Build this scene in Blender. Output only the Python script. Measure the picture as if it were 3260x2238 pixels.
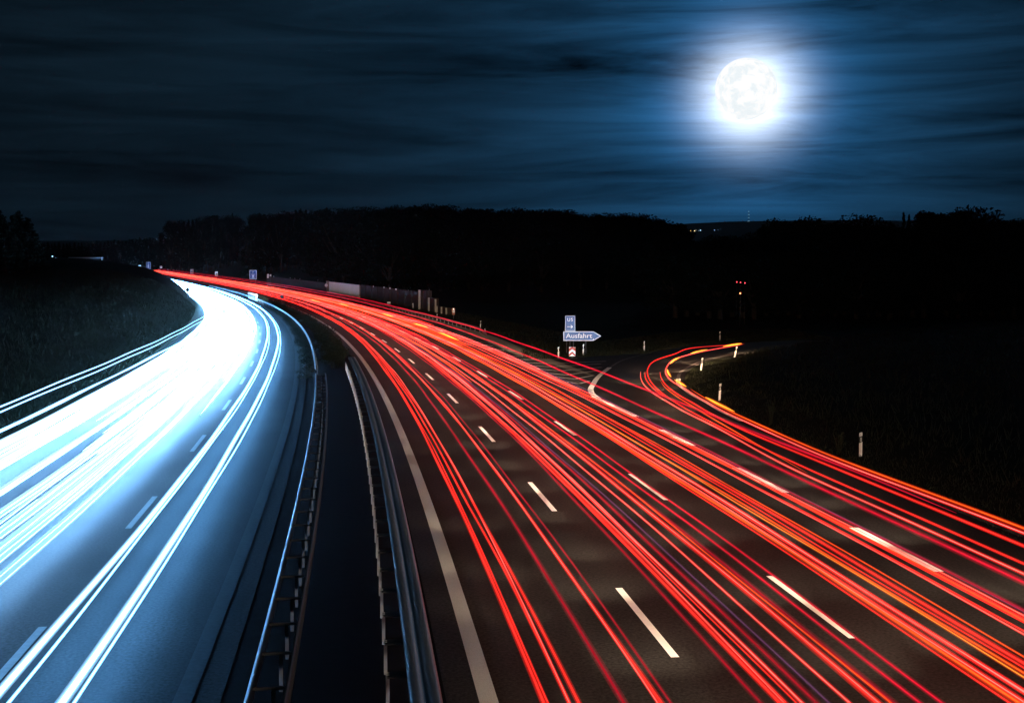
import bpy, math, random
import numpy as np
from mathutils import Vector
rng = np.random.default_rng(7); random.seed(7)
S = bpy.context.scene; COL = S.collection
for o in list(bpy.data.objects): bpy.data.objects.remove(o)

HAZE = .00002                              # thin night haze, density per metre
# ---------------- camera (on a bridge over the motorway) ----------------
FX, YH, CH = 4000.0, 855.0, 7.7            # focal length in photo pixels, horizon row, eye height
PITCH = math.atan((1119 - YH) / FX)
cam = bpy.data.objects.new('camera', bpy.data.cameras.new('camera')); COL.objects.link(cam)
cam.data.sensor_width = 36; cam.data.lens = 36 * FX / 3260
cam.location = (0, 0, CH); cam.rotation_euler = (math.pi / 2 - PITCH, 0, 0)
cam.data.clip_end = 20000; cam.data.clip_start = 0.2
S.camera = cam
S.view_settings.view_transform = 'Standard'; S.view_settings.look = 'None'
S.view_settings.exposure = 0; S.view_settings.gamma = 1
S.cycles.transparent_max_bounces = 48; S.cycles.max_bounces = 4
S.cycles.diffuse_bounces = 2; S.cycles.glossy_bounces = 2
S.cycles.sample_clamp_indirect = 3.0
try: S.cycles.use_denoising = True
except Exception: pass

def pdir(px, py):
    u = (px - 1630) / FX; v = (py - 1119) / FX
    return Vector((u, math.cos(PITCH) - v * math.sin(PITCH), -math.sin(PITCH) - v * math.cos(PITCH))).normalized()

# ---------------- night sky: thin streaky cloud lit by the moon ----------------
MOON = pdir(2375, 285)
GLOW = pdir(2385, 300)
W = bpy.data.worlds.new('World'); S.world = W; W.use_nodes = True
nt = W.node_tree; nt.nodes.clear()
def N(t, **k):
    n = nt.nodes.new(t)
    for a, b in k.items(): setattr(n, a, b)
    return n
def L(a, b): nt.links.new(a, b)
def MATH(op, a, b=None, c=None, clamp=False):
    n = N('ShaderNodeMath', operation=op, use_clamp=clamp)
    for i, v in enumerate((a, b, c)):
        if v is None: continue
        if isinstance(v, (int, float)): n.inputs[i].default_value = v
        else: L(v, n.inputs[i])
    return n.outputs[0]
out = N('ShaderNodeOutputWorld'); bg = N('ShaderNodeBackground')
tc = N('ShaderNodeTexCoord')
dot = N('ShaderNodeVectorMath', operation='DOT_PRODUCT'); L(tc.outputs['Generated'], dot.inputs[0]); dot.inputs[1].default_value = GLOW
ang = MATH('ARCCOSINE', MATH('MINIMUM', dot.outputs['Value'], 0.999999))
mp = N('ShaderNodeMapping'); mp.inputs['Scale'].default_value = (2.6, 2.6, 30); mp.inputs['Rotation'].default_value = (0, math.radians(-3.5), 0)
L(tc.outputs['Generated'], mp.inputs[0])
n1 = N('ShaderNodeTexNoise'); n1.inputs['Scale'].default_value = 1.6; n1.inputs['Detail'].default_value = 6; n1.inputs['Roughness'].default_value = .62; n1.inputs['Distortion'].default_value = .6
L(mp.outputs[0], n1.inputs[0])
mp2 = N('ShaderNodeMapping'); mp2.inputs['Scale'].default_value = (1.5, 1.5, 9); mp2.inputs['Location'].default_value = (3, 1, 2)
L(tc.outputs['Generated'], mp2.inputs[0])
n2 = N('ShaderNodeTexNoise'); n2.inputs['Scale'].default_value = 1.7; n2.inputs['Detail'].default_value = 3
L(mp2.outputs[0], n2.inputs[0])
cl = MATH('MULTIPLY_ADD', n1.outputs[0], 2.8, -.80)
cl2 = MATH('MULTIPLY_ADD', n2.outputs[0], 1.9, -.45)
cloud = MATH('MAXIMUM', MATH('ADD', MATH('MULTIPLY', cl, .62), MATH('MULTIPLY', cl2, .5)), .12)
def term(k, w):   # k*exp(-(ang/w))
    return MATH('MULTIPLY', MATH('EXPONENT', MATH('MULTIPLY', ang, -1.0 / w)), k)
def gterm(k, w):
    return MATH('MULTIPLY', MATH('EXPONENT', MATH('MULTIPLY', MATH('POWER', MATH('DIVIDE', ang, w), 2.0), -1.0)), k)
core = gterm(1.75, .031)
mid = MATH('ADD', gterm(.50, .054), term(.30, .078))
chs = []
for kc, km, kf, kb in ((1.0, .05, .028, .0032), (1.0, .38, .19, .0082), (1.0, 1.0, .40, .0138)):
    far = MATH('MULTIPLY', term(.15, .17), kf)
    v = MATH('ADD', MATH('MULTIPLY', mid, km), far)
    v = MATH('ADD', v, kb)
    v = MATH('MULTIPLY', v, MATH('MULTIPLY_ADD', cloud, 1.3, -.10))
    v = MATH('ADD', v, MATH('MULTIPLY', core, MATH('MULTIPLY_ADD', cloud, .8, .35)))
    chs.append(v)
cmb = N('ShaderNodeCombineXYZ')
for i in range(3): L(chs[i], cmb.inputs[i])
L(cmb.outputs[0], bg.inputs['Color']); bg.inputs['Strength'].default_value = 1.0
L(bg.outputs[0], out.inputs[0])
# faint moonlight
sl = bpy.data.lights.new('moonlight', 'SUN'); sl.energy = .01; sl.angle = math.radians(.5); sl.color = (.45, .68, 1)
so = bpy.data.objects.new('moonlight', sl); COL.objects.link(so)
so.rotation_euler = (MOON + Vector((0, 0, .12))).to_track_quat('Z', 'Y').to_euler()

# ---------------- road geometry ----------------
MC = [-2.49172099e-03, 6.35932343e-02, -2.99711631e-01, -2.74236637, -10.7198201, 2.07072842]
MP = np.poly1d(MC); MD = np.polyder(MP)
def M(y):
    y = np.asarray(y, float); yc = np.clip(y, -40, 950) / 100
    return MP(yc) + MD(yc) * (y / 100 - yc)
def Ms(y):
    return MD(np.clip(np.asarray(y, float), -40, 950) / 100) / 100
def g(y):
    t = np.clip((np.asarray(y, float) - 180) / 720, 0, 1); return 5.6 * t * t * (3 - 2 * t)
def road(s, y):
    """point at lateral offset s (m, + is right) from the white inner edge line, abreast of y"""
    d = Ms(y); k = 1 / np.sqrt(1 + d * d)
    return M(y) + s * k, np.asarray(y, float) - s * d * k
RR = np.array([(22.0, -40), (18.2, -10), (16.0, 10), (14.4, 30), (13.4, 46), (12.0, 61.3), (11.5, 67.4), (11.3, 71.8), (11.1, 76.1), (11.1, 79.6), (11.3, 83.3),
               (11.7, 87.4), (12.4, 91.9), (13.9, 98.0), (15.7, 103.7), (17.9, 108.8), (20.8, 113.7), (28, 120.3), (46, 128.5)])
def rampx(y): return np.interp(y, RR[:, 1], RR[:, 0])
def poly_dist(x, y, Pn):
    d = np.full(np.shape(x), 1e9)
    for (ax, ay), (bx, by) in zip(Pn[:-1], Pn[1:]):
        ux, uy = bx - ax, by - ay
        t = np.clip(((x - ax) * ux + (y - ay) * uy) / (ux * ux + uy * uy), 0, 1)
        d = np.minimum(d, np.hypot(x - ax - t * ux, y - ay - t * uy))
    return d
def terrain(x, y):
    x = np.asarray(x, float); y = np.asarray(y, float)
    s = (x - M(y)) / np.sqrt(1 + Ms(y) ** 2)
    z = g(y) - .05
    sl_ = np.interp(y, [60, 150, 260], [.40, .62, 1.1]); bl = np.clip((-s - np.interp(y, [60, 180, 400], [18.6, 17.9, 17.0])) * sl_, 0, None); cap = 8.3 + .5 * np.sin(y / 37) + .4 * np.sin(y / 13 + 1)
    bl = cap * (1 - np.exp(-bl / cap * 1.35)); z = z + bl
    ins = (x > rampx(y)) & (y < 128.5) & (s > 16.8)
    dr = poly_dist(x, y, RR)
    bz = np.clip((dr - 1.2) * .24, 0, None); bz = 4.8 * (1 - np.exp(-bz / 4.8)) 
    z = z + np.where(ins, bz, 0)
    # land behind the noise barrier swells towards the forest
    m = np.clip((.115 - x / np.maximum(y, 1)) / .03, 0, 1) * np.clip((s - 30) / 60, 0, 1) * np.clip((y - 300) / 200, 0, 1)
    z = z + 15 * m
    return z
def obj(name, me, mat=None, parent=None, label=None, cat=None, group=None, kind=None, loc=None):
    o = bpy.data.objects.new(name, me); COL.objects.link(o)
    if mat is not None and me is not None:
        for m_ in (mat if isinstance(mat, (list, tuple)) else [mat]): me.materials.append(m_)
    if parent: o.parent = parent
    if loc is not None: o.location = loc
    tag(o, label, cat, group, kind); return o
def tag(o, label=None, cat=None, group=None, kind=None):
    if label: o['label'] = label
    if cat: o['category'] = cat
    if group: o['group'] = group
    if kind: o['kind'] = kind
def mesh(name, V, F, smooth=False, mi=None):
    me = bpy.data.meshes.new(name)
    V = np.asarray(V, np.float32).reshape(-1, 3)
    if isinstance(F, np.ndarray):
        n, k = F.shape
        me.vertices.add(len(V)); me.vertices.foreach_set('co', V.ravel())
        me.loops.add(n * k); me.loops.foreach_set('vertex_index', F.astype(np.int32).ravel())
        me.polygons.add(n); me.polygons.foreach_set('loop_start', np.arange(0, n * k, k, dtype=np.int32))
        me.polygons.foreach_set('loop_total', np.full(n, k, np.int32))
    else:
        me.from_pydata([tuple(map(float, v)) for v in V], [], F)
    if smooth: me.polygons.foreach_set('use_smooth', [True] * len(me.polygons))
    if mi is not None: me.polygons.foreach_set('material_index', np.asarray(mi, np.int32))
    me.update(calc_edges=True); me.validate(); return me

# ---------------- materials ----------------
def mat(name):
    m = bpy.data.materials.new(name); m.use_nodes = True
    return m, m.node_tree, m.node_tree.nodes['Principled BSDF']
def simple(name, col, rough=.6, metal=0, noise=0, nscale=3, bump=0):
    m, t, b = mat(name)
    b.inputs['Base Color'].default_value = (*col, 1); b.inputs['Roughness'].default_value = rough; b.inputs['Metallic'].default_value = metal
    if rough >= .7 and not metal: b.inputs['Specular IOR Level'].default_value = .04
    if noise or bump:
        c = t.nodes.new('ShaderNodeTexCoord'); n = t.nodes.new('ShaderNodeTexNoise'); n.inputs['Scale'].default_value = nscale; n.inputs['Detail'].default_value = 5
        t.links.new(c.outputs['Object'], n.inputs[0])
        if noise:
            r = t.nodes.new('ShaderNodeMapRange'); r.inputs[3].default_value = 1 - noise; r.inputs[4].default_value = 1 + noise
            t.links.new(n.outputs[0], r.inputs[0]); v = t.nodes.new('ShaderNodeVectorMath'); v.operation = 'SCALE'
            v.inputs[0].default_value = col; t.links.new(r.outputs[0], v.inputs['Scale']); t.links.new(v.outputs[0], b.inputs['Base Color'])
        if bump:
            p = t.nodes.new('ShaderNodeBump'); p.inputs['Strength'].default_value = bump; p.inputs['Distance'].default_value = .02
            t.links.new(n.outputs[0], p.inputs['Height']); t.links.new(p.outputs[0], b.inputs['Normal'])
    return m
def asphalt(name, col, k=1.0):
    m, t, b = mat(name)
    c = t.nodes.new('ShaderNodeTexCoord')
    n = t.nodes.new('ShaderNodeTexNoise'); n.inputs['Scale'].default_value = 13; n.inputs['Detail'].default_value = 4; n.inputs['Roughness'].default_value = .7
    t.links.new(c.outputs['Object'], n.inputs[0])
    n2 = t.nodes.new('ShaderNodeTexNoise'); n2.inputs['Scale'].default_value = .25; n2.inputs['Detail'].default_value = 5
    t.links.new(c.outputs['Object'], n2.inputs[0])
    r = t.nodes.new('ShaderNodeMapRange'); r.inputs[1].default_value = .3; r.inputs[2].default_value = .75; r.inputs[3].default_value = .0; r.inputs[4].default_value = 3.0
    t.links.new(n.outputs[0], r.inputs[0])
    r2 = t.nodes.new('ShaderNodeMapRange'); r2.inputs[1].default_value = .3; r2.inputs[2].default_value = .7; r2.inputs[3].default_value = .75; r2.inputs[4].default_value = 1.2
    t.links.new(n2.outputs[0], r2.inputs[0])
    mm = t.nodes.new('ShaderNodeMath'); mm.operation = 'MULTIPLY'; t.links.new(r.outputs[0], mm.inputs[0]); t.links.new(r2.outputs[0], mm.inputs[1])
    v = t.nodes.new('ShaderNodeVectorMath'); v.operation = 'SCALE'; v.inputs[0].default_value = col
    t.links.new(mm.outputs[0], v.inputs['Scale']); t.links.new(v.outputs[0], b.inputs['Base Color'])
    b.inputs['Roughness'].default_value = .8; b.inputs['Specular IOR Level'].default_value = .10
    p = t.nodes.new('ShaderNodeBump'); p.inputs['Strength'].default_value = .5; p.inputs['Distance'].default_value = .01
    t.links.new(n.outputs[0], p.inputs['Height']); t.links.new(p.outputs[0], b.inputs['Normal'])
    return m
def trail_grade(t, near=.6, far=1.25, amt=.3):
    """grades the emission by distance, dim near and bright up the road, with random variation"""
    c = t.nodes.new('ShaderNodeTexCoord'); sp = t.nodes.new('ShaderNodeSeparateXYZ'); t.links.new(c.outputs['Object'], sp.inputs[0])
    mr = t.nodes.new('ShaderNodeMapRange'); mr.inputs[1].default_value = 20; mr.inputs[2].default_value = 120; mr.inputs[3].default_value = near; mr.inputs[4].default_value = far; t.links.new(sp.outputs[1], mr.inputs[0])
    n = t.nodes.new('ShaderNodeTexNoise'); n.inputs['Scale'].default_value = .16; n.inputs['Detail'].default_value = 3; t.links.new(c.outputs['Object'], n.inputs[0])
    m2 = t.nodes.new('ShaderNodeMapRange'); m2.inputs[1].default_value = .3; m2.inputs[2].default_value = .7; m2.inputs[3].default_value = 1 - amt; m2.inputs[4].default_value = 1 + amt; t.links.new(n.outputs[0], m2.inputs[0])
    mu = t.nodes.new('ShaderNodeMath'); mu.operation = 'MULTIPLY'; t.links.new(mr.outputs[0], mu.inputs[0]); t.links.new(m2.outputs[0], mu.inputs[1]); return mu.outputs[0]
def emis(name, col, k, down=None, fl=(.6, 1.25, .3)):
    """lamp light; down = strength of the part that shines at the road (raised on headlight trails, cut on tail lights to curb red tint)"""
    m = bpy.data.materials.new(name); m.use_nodes = True; t = m.node_tree; t.nodes.clear()
    e = t.nodes.new('ShaderNodeEmission'); e.inputs[0].default_value = (*col, 1); e.inputs[1].default_value = k
    if down is not None:
        ge = t.nodes.new('ShaderNodeNewGeometry'); sp = t.nodes.new('ShaderNodeSeparateXYZ'); mr = t.nodes.new('ShaderNodeMapRange')
        t.links.new(ge.outputs['Normal'], sp.inputs[0]); t.links.new(sp.outputs[2], mr.inputs[0])
        mr.inputs[1].default_value = -.95; mr.inputs[2].default_value = -.35; mr.inputs[3].default_value = down; mr.inputs[4].default_value = k
        mu = t.nodes.new('ShaderNodeMath'); mu.operation = 'MULTIPLY'; t.links.new(mr.outputs[0], mu.inputs[0]); t.links.new(trail_grade(t, *fl), mu.inputs[1])
        t.links.new(mu.outputs[0], e.inputs[1])
    o = t.nodes.new('ShaderNodeOutputMaterial'); t.links.new(e.outputs[0], o.inputs[0]); return m
def glowmat(name, col, k, fl=(.6, 1.25, .3)):
    """light that adds itself to whatever is behind it"""
    m = bpy.data.materials.new(name); m.use_nodes = True; t = m.node_tree; t.nodes.clear()
    e = t.nodes.new('ShaderNodeEmission'); e.inputs[0].default_value = (*col, 1); e.inputs[1].default_value = k
    mu = t.nodes.new('ShaderNodeMath'); mu.operation = 'MULTIPLY'; mu.inputs[0].default_value = k; t.links.new(trail_grade(t, *fl), mu.inputs[1]); t.links.new(mu.outputs[0], e.inputs[1])
    tr = t.nodes.new('ShaderNodeBsdfTransparent'); a = t.nodes.new('ShaderNodeAddShader')
    t.links.new(e.outputs[0], a.inputs[0]); t.links.new(tr.outputs[0], a.inputs[1])
    o = t.nodes.new('ShaderNodeOutputMaterial'); t.links.new(a.outputs[0], o.inputs[0])
    try: m.cycles.emission_sampling = 'NONE'
    except Exception: pass
    return m
ASPH = asphalt('asphalt', (.0138, .0130, .0120))
ASPH2 = asphalt('asphalt_ramp', (.0165, .016, .0155))
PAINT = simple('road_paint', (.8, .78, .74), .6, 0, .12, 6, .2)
PAINTROUGH = simple('road_paint_textured', (.36, .37, .33), .7, 0, .35, 45, 1.0)
PAINTOLD = simple('road_paint_worn', (.12, .115, .11), .7, 0, .5, 5)
GRAVEL = simple('gravel', (.23, .21, .17), .9, 0, .35, 9, .5)
SOIL = simple('verge_soil', (.012, .014, .008), .95, 0, .5, 2.5, .6)
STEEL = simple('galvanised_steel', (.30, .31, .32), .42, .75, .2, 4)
SPACER = simple('dark_spacer_steel', (.045, .047, .05), .7, 0, .3, 5)
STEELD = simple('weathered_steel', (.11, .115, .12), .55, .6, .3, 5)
WHITE = simple('white_plastic', (.82, .8, .76), .5)
BLACK = simple('black_plastic', (.015, .015, .015), .5)
REFL = simple('reflector_glass', (.9, .9, .9), .2, .3)
BLUE = simple('sign_blue', (.006, .09, .34), .4, 0, .12, 2)
SWHITE = simple('sign_white', (.80, .88, .95), .4)
SWARM = simple('sign_white_warm', (.85, .82, .74), .4)
RED = simple('sign_red', (.62, .025, .015), .4)
GREYB = simple('sign_back_grey', (.10, .10, .10), .6)
CONC = simple('concrete_brown', (.05, .036, .03), .9, 0, .35, 1.3, .5)
CONCL = simple('concrete_light', (.42, .38, .32), .85, 0, .4, 2, .5)
CREAM = simple('cream_metal', (.75, .66, .52), .5, 0, .15, 3)
BARK = simple('bark', (.03, .022, .016), .95, 0, .3, 6)
LEAF = simple('foliage', (.004, .006, .0035), .9, 0, .4, .8)
NEEDLE = simple('needles', (.005, .008, .005), .9, 0, .4, .8)
GRASSL = simple('grass_blades', (.020, .023, .014), .8, 0, .5, .6)
BUSHM = simple('bush_leaves', (.014, .018, .010), .85, 0, .5, 1.2)
SHRUBM = simple('shrub_leaves', (.028, .034, .026), .8, 0, .5, 1.2)

# ---------------- builders ----------------
def box(V, F, c, sx, sy, sz, yaw=0, taper=1):
    b = len(V); ca, sa = math.cos(yaw), math.sin(yaw)
    for k, z in ((0, -sz / 2), (1, sz / 2)):
        q = taper if k else 1
        for dx, dy in ((-1, -1), (1, -1), (1, 1), (-1, 1)):
            x, y = dx * sx / 2 * q, dy * sy / 2 * q
            V.append((c[0] + x * ca - y * sa, c[1] + x * sa + y * ca, c[2] + z))
    F += [(b, b + 3, b + 2, b + 1), (b + 4, b + 5, b + 6, b + 7)] + [(b + i, b + (i + 1) % 4, b + 4 + (i + 1) % 4, b + 4 + i) for i in range(4)]
def boxmesh(name, *a, **k):
    V, F = [], []; box(V, F, *a, **k); return mesh(name, V, F)
def cyl(V, F, p, q, r0, r1, n=8):
    p, q = Vector(p), Vector(q); d = (q - p).normalized(); a = d.orthogonal().normalized(); c = d.cross(a); b = len(V)
    for e, r in ((p, r0), (q, r1)):
        for i in range(n):
            t = 2 * math.pi * i / n; V.append(tuple(e + (a * math.cos(t) + c * math.sin(t)) * r))
    F += [(b + i, b + (i + 1) % n, b + n + (i + 1) % n, b + n + i) for i in range(n)]
    F.append(tuple(b + i for i in range(n))[::-1]); F.append(tuple(b + n + i for i in range(n)))
def empty(name, loc, yaw=0):
    o = bpy.data.objects.new(name, None); COL.objects.link(o); o.location = loc; o.rotation_euler.z = yaw; return o
def ysamp(y0, y1):
    ys = [y0]
    while ys[-1] < y1: ys.append(ys[-1] + max(1.0, (abs(ys[-1])) * .018))
    ys[-1] = y1; return np.array(ys)
def strip(name, s0, s1, y0, y1, dz, mt, ns=2, **kw):
    """flat band on the road between offsets s0 and s1"""
    ys = ysamp(y0, y1); V = []; cols = np.linspace(0, 1, ns)
    for y in ys:
        a = s0(y) if callable(s0) else s0; b = s1(y) if callable(s1) else s1
        for c in cols:
            X, Y = road(a + (b - a) * c, y); V.append((X, Y, float(g(Y)) + dz))
    F = np.array([[i * ns + j, i * ns + j + 1, (i + 1) * ns + j + 1, (i + 1) * ns + j] for i in range(len(ys) - 1) for j in range(ns - 1)])
    return obj(name, mesh(name, V, F), mt, **kw)
def sweep(P, prof, closed=True, taper=None):
    """extrude a (lateral, up) profile along points P"""
    P = np.asarray(P, float); T = np.gradient(P, axis=0); T[:, 2] = 0; T /= np.linalg.norm(T, axis=1)[:, None]
    Nn = np.stack([T[:, 1], -T[:, 0], 0 * T[:, 0]], 1); prof = np.asarray(prof, float); k = len(prof)
    w = np.ones(len(P)) if taper is None else taper
    V = P[:, None, :] + w[:, None, None] * (Nn[:, None, :] * prof[None, :, 0, None] + np.array([0, 0, 1.0])[None, None] * prof[None, :, 1, None])
    kk = k if closed else k - 1; n = len(P)
    i = np.arange(n - 1)[:, None]; j = np.arange(kk)[None]; j2 = (j + 1) % k
    F = np.stack([i * k + j, i * k + j2, (i + 1) * k + j2, (i + 1) * k + j], -1).reshape(-1, 4)
    return V.reshape(-1, 3), F
def circ(r, n=8, fx=1): return [(r * fx * math.cos(2 * math.pi * i / n), r * math.sin(2 * math.pi * i / n)) for i in range(n)]
def text(s, size, mt, parent, name, x, z, y=-.03, align='CENTER', width=None, squeeze=1.0, bold=.0):
    c = bpy.data.curves.new('t', 'FONT'); c.body = s; c.size = size; c.align_x = align; c.align_y = 'CENTER'; c.extrude = .004; c.offset = bold
    to = bpy.data.objects.new('t', c); COL.objects.link(to); bpy.context.view_layer.update()
    me = bpy.data.meshes.new_from_object(to.evaluated_get(bpy.context.evaluated_depsgraph_get()))
    bpy.data.objects.remove(to)
    co = np.empty(len(me.vertices) * 3); me.vertices.foreach_get('co', co); co = co.reshape(-1, 3)
    w = co[:, 0].max() - co[:, 0].min(); sc = (width / w) if width else squeeze
    co2 = np.stack([co[:, 0] * sc, -co[:, 2], co[:, 1]], 1); me.vertices.foreach_set('co', co2.ravel()); me.update()
    me.materials.clear()
    return obj(name, me, mt, parent, loc=(x, y, z))

# ---------------- ground, roads, markings ----------------
yy = np.concatenate([np.arange(-40, 140, 1.5), np.arange(140, 320, 3), np.arange(320, 900, 10), np.array([900, 950, 1000, 1100, 1300, 1600, 2000, 2600, 3400, 4500, 7000])])
ss = np.concatenate([[-5000, -2500, -1200, -600, -300, -200, -140], np.arange(-110, -40, 4), np.arange(-40, -18.4, 1.0), [-18.4, -18.0, -17, -11, -5, -4.7, -4.4, -3, -1.6, -.8, 0, 8, 16.9, 17.3, 17.9], np.arange(18.5, 48, 1.0), np.arange(48, 110, 4), [130, 160, 200, 300, 600, 1200, 2500, 5000]])
X = M(yy)[:, None] + ss[None] * np.sqrt(1 + Ms(yy)[:, None] ** 2); Yg = np.repeat(yy[:, None], len(ss), 1)
Z = terrain(X, Yg)
sg = ss[None] + 0 * X
rough = np.where((sg < -19) | (sg > 19), 1, 0) * np.where(X > rampx(Yg) + 1.5, 1, (sg < 0) * 1.0 + (Yg > 135))
Z = Z + np.where(Yg < 400, (rng.random(Z.shape) - .5) * .25 * np.clip(rough, 0, 1), 0)
n0, k0 = X.shape
ii = np.arange(n0 - 1)[:, None]; jj = np.arange(k0 - 1)[None]
F = np.stack([ii * k0 + jj, ii * k0 + jj + 1, (ii + 1) * k0 + jj + 1, (ii + 1) * k0 + jj], -1).reshape(-1, 4)
obj('ground', mesh('ground', np.stack([X, Yg, Z], -1), F, True), SOIL, kind='structure')
strip('motorway_oncoming', -18.0, -4.75, -30, 930, .0, ASPH, 8, kind='structure')
strip('motorway_outbound', -.75, 17.35, -30, 930, .004, ASPH, 8, kind='structure')
strip('median_ground', -4.75, -.75, -30, 930, -.012, simple('median_gravel', (.006, .0055, .005), .95, 0, .5, 3, .5), 3, kind='structure')
RP = [(4.5, 62), (2, 76), (-1.5, 96), (-3.4, 108), (3, 106.3), (6, 109), (12, 113.8), (19, 127.2), (30, 134.5), (46, 138.5)] + [(x + .35, y) for x, y in RR[::-1][:13]]
obj('exit_ramp_road', mesh('ramp', [(x, y, .008) for x, y in RP], [tuple(range(len(RP)))[::-1]]), ASPH2, kind='structure')
strip('gravel_strip', lambda y: np.interp(y, [88, 95, 110, 135, 171, 250], [15.6, 14.9, 13.85, 14.8, 15.6, 16.0]), lambda y: np.interp(y, [88, 95, 103, 119, 143, 181, 250], [15.7, 15.8, 15.9, 16.2, 17.1, 17.3, 17.3]), 88, 420, .012, GRAVEL, kind='structure')
def marks(name, label, items, mt, dz=.016, parts=None):
    V, F = [], []
    for s, w, y0, y1 in items:
        ys = ysamp(y0, y1)
        for i, y in enumerate(ys):
            for e in (-w / 2, w / 2):
                X, Y = road(s + e, y); V.append((X, Y, float(g(Y)) + dz))
            if i: b = len(V) - 4; F.append((b, b + 1, b + 3, b + 2))
    return obj(name, mesh(name, V, F), mt, kind='structure')
def dash_list(starts, step, ymax, s, w, ln):
    ys = list(starts)
    while ys[-1] + step < ymax: ys.append(ys[-1] + step)
    return [(s, w, y, y + ln) for y in ys]
marks('inner_edge_line', '', [(0, .34, -30, 900)], PAINTROUGH)
marks('lane_dashes', '', dash_list([-23, -7.5, 8, 24, 39, 55, 71, 86, 101, 115, 129.5, 144, 159, 175], 15, 600, 3.93, .17, 5.4), PAINT)
marks('lane_dashes', '', dash_list([-22, -7, 9, 24.8, 40.4, 56.6, 72.3], 15.3, 600, 7.93, .17, 5.3), PAINT)
marks('exit_lane_blocks', '', [(12.32, .34, y, y + 5.4) for y in (-16, -4.5, 7, 18.5, 30, 41.2, 52.6)], PAINT)
marks('ramp_edge_line', '', [(12.45, .34, 63.2, 73.6)], PAINT)
marks('outer_edge_line', '', [(12.5, .3, 78, 600), (16.72, .26, -30, 64)], PAINTOLD)
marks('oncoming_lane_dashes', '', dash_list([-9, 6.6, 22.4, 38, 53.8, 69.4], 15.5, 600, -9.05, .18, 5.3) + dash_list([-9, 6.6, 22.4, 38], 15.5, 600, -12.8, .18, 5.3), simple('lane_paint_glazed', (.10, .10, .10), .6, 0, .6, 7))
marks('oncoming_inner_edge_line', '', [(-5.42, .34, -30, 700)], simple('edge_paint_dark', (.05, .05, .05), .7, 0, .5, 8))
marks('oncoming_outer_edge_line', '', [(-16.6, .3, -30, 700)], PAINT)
def poly_line(name, P, w, mt, dz=.02):
    P = np.array(P, float); d = np.r_[0, np.cumsum(np.hypot(*np.diff(P, axis=0).T))]
    t = np.linspace(0, d[-1], max(2, len(P) * 5)); 
    Q = np.stack([cr(P, d, t, 0), cr(P, d, t, 1)], 1)
    T = np.gradient(Q, axis=0); T /= np.linalg.norm(T, axis=1)[:, None]; Nn = np.stack([T[:, 1], -T[:, 0]], 1)
    ww = np.interp(np.linspace(0, 1, len(Q)), np.linspace(0, 1, len(w)), w) / 2 if isinstance(w, list) else np.full(len(Q), w / 2)
    V = []; F = []
    for i in range(len(Q)):
        for e in (-1, 1): V.append((*(Q[i] + Nn[i] * ww[i] * e), dz))
        if i: b = 2 * i; F.append((b - 2, b - 1, b + 1, b))
    return V, F
def cr(P, d, t, k):
    """smooth (Catmull-Rom like cubic Hermite) interpolation"""
    v = P[:, k]; m = np.gradient(v, d); i = np.clip(np.searchsorted(d, t, side='right') - 1, 0, len(d) - 2)
    h = d[i + 1] - d[i]; u = (t - d[i]) / h
    return (2 * u ** 3 - 3 * u ** 2 + 1) * v[i] + (u ** 3 - 2 * u ** 2 + u) * h * m[i] + (-2 * u ** 3 + 3 * u ** 2) * v[i + 1] + (u ** 3 - u ** 2) * h * m[i + 1]
GL = [(5.15, 73.6), (4.95, 76.8), (5.0, 79.6), (5.4, 83.3), (5.9, 87.4), (6.6, 91.9), (7.6, 97.5)]
V, F = poly_line('gore', GL, .36, None); obj('gore_edge_line', mesh('g', V, F), PAINT, kind='structure')
V, F = poly_line('gore', [(7.6, 97.5), (9.4, 105.6), (11.5, 111.6), (15.5, 119.8), (19.5, 125.8), (25, 130), (34, 134)], .2, None); obj('ramp_left_edge_line', mesh('g', V, F), PAINTOLD, kind='structure')
V, F = poly_line('gore', [(34, 123.5), (20.7, 113.7), (17.8, 108.8), (15.6, 103.7), (13.8, 98.0), (12.3, 91.9), (11.6, 87.4)], .25, None); obj('ramp_right_edge_line', mesh('g', V, F), PAINTOLD, kind='structure')
V, F = poly_line('gore', [(11.6, 87.4), (11.1, 83.3), (11.0, 79.6), (11.0, 76.1), (11.2, 71.8), (11.3, 67.4), (11.6, 63)], .3, None, .024); obj('ramp_inner_edge_line', mesh('g', V, F), PAINT, kind='structure')
chev = [[(-.4, 110.5), (.8, 109.5), (3.0, 110.3)], [(.3, 106.5), (2.1, 105.6), (5.6, 107.6)], [(.8, 102.8), (2.7, 101.5), (7.8, 104.0)], [(1.4, 99.4), (3.2, 98.1), (7.2, 101.3)], [(1.9, 96.1), (3.6, 94.2), (7.0, 97.7)], [(2.5, 92.4), (3.9, 90.6), (6.3, 94.2)], [(3.1, 88.9), (4.4, 87.3), (5.9, 90.3)], [(3.7, 84.9), (4.5, 83.7), (5.3, 85.7)]]
for k in range(9):
    y = 116 + k * 6; a = road(12.8, y + 2); b = road(13.9 - .08 * k, y); chev.append([a, ((a[0] + b[0]) / 2, (a[1] + b[1]) / 2), b])
VV, FF = [], []
for c in chev:
    P = np.array(c, float)
    for a, b in ((P[0], P[1]), (P[1], P[2])):
        d = (b - a) / np.linalg.norm(b - a); n = np.array([d[1], -d[0]]) * .13; q = len(VV)
        VV += [(*(a - n), .02), (*(a + n), .02), (*(b + n), .02), (*(b - n), .02)]; FF.append((q, q + 1, q + 2, q + 3))
obj('gore_chevron_markings', mesh('c', VV, FF), simple('chevron_paint', (.5, .47, .43), .7, 0, .4, 4), kind='structure')

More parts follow.
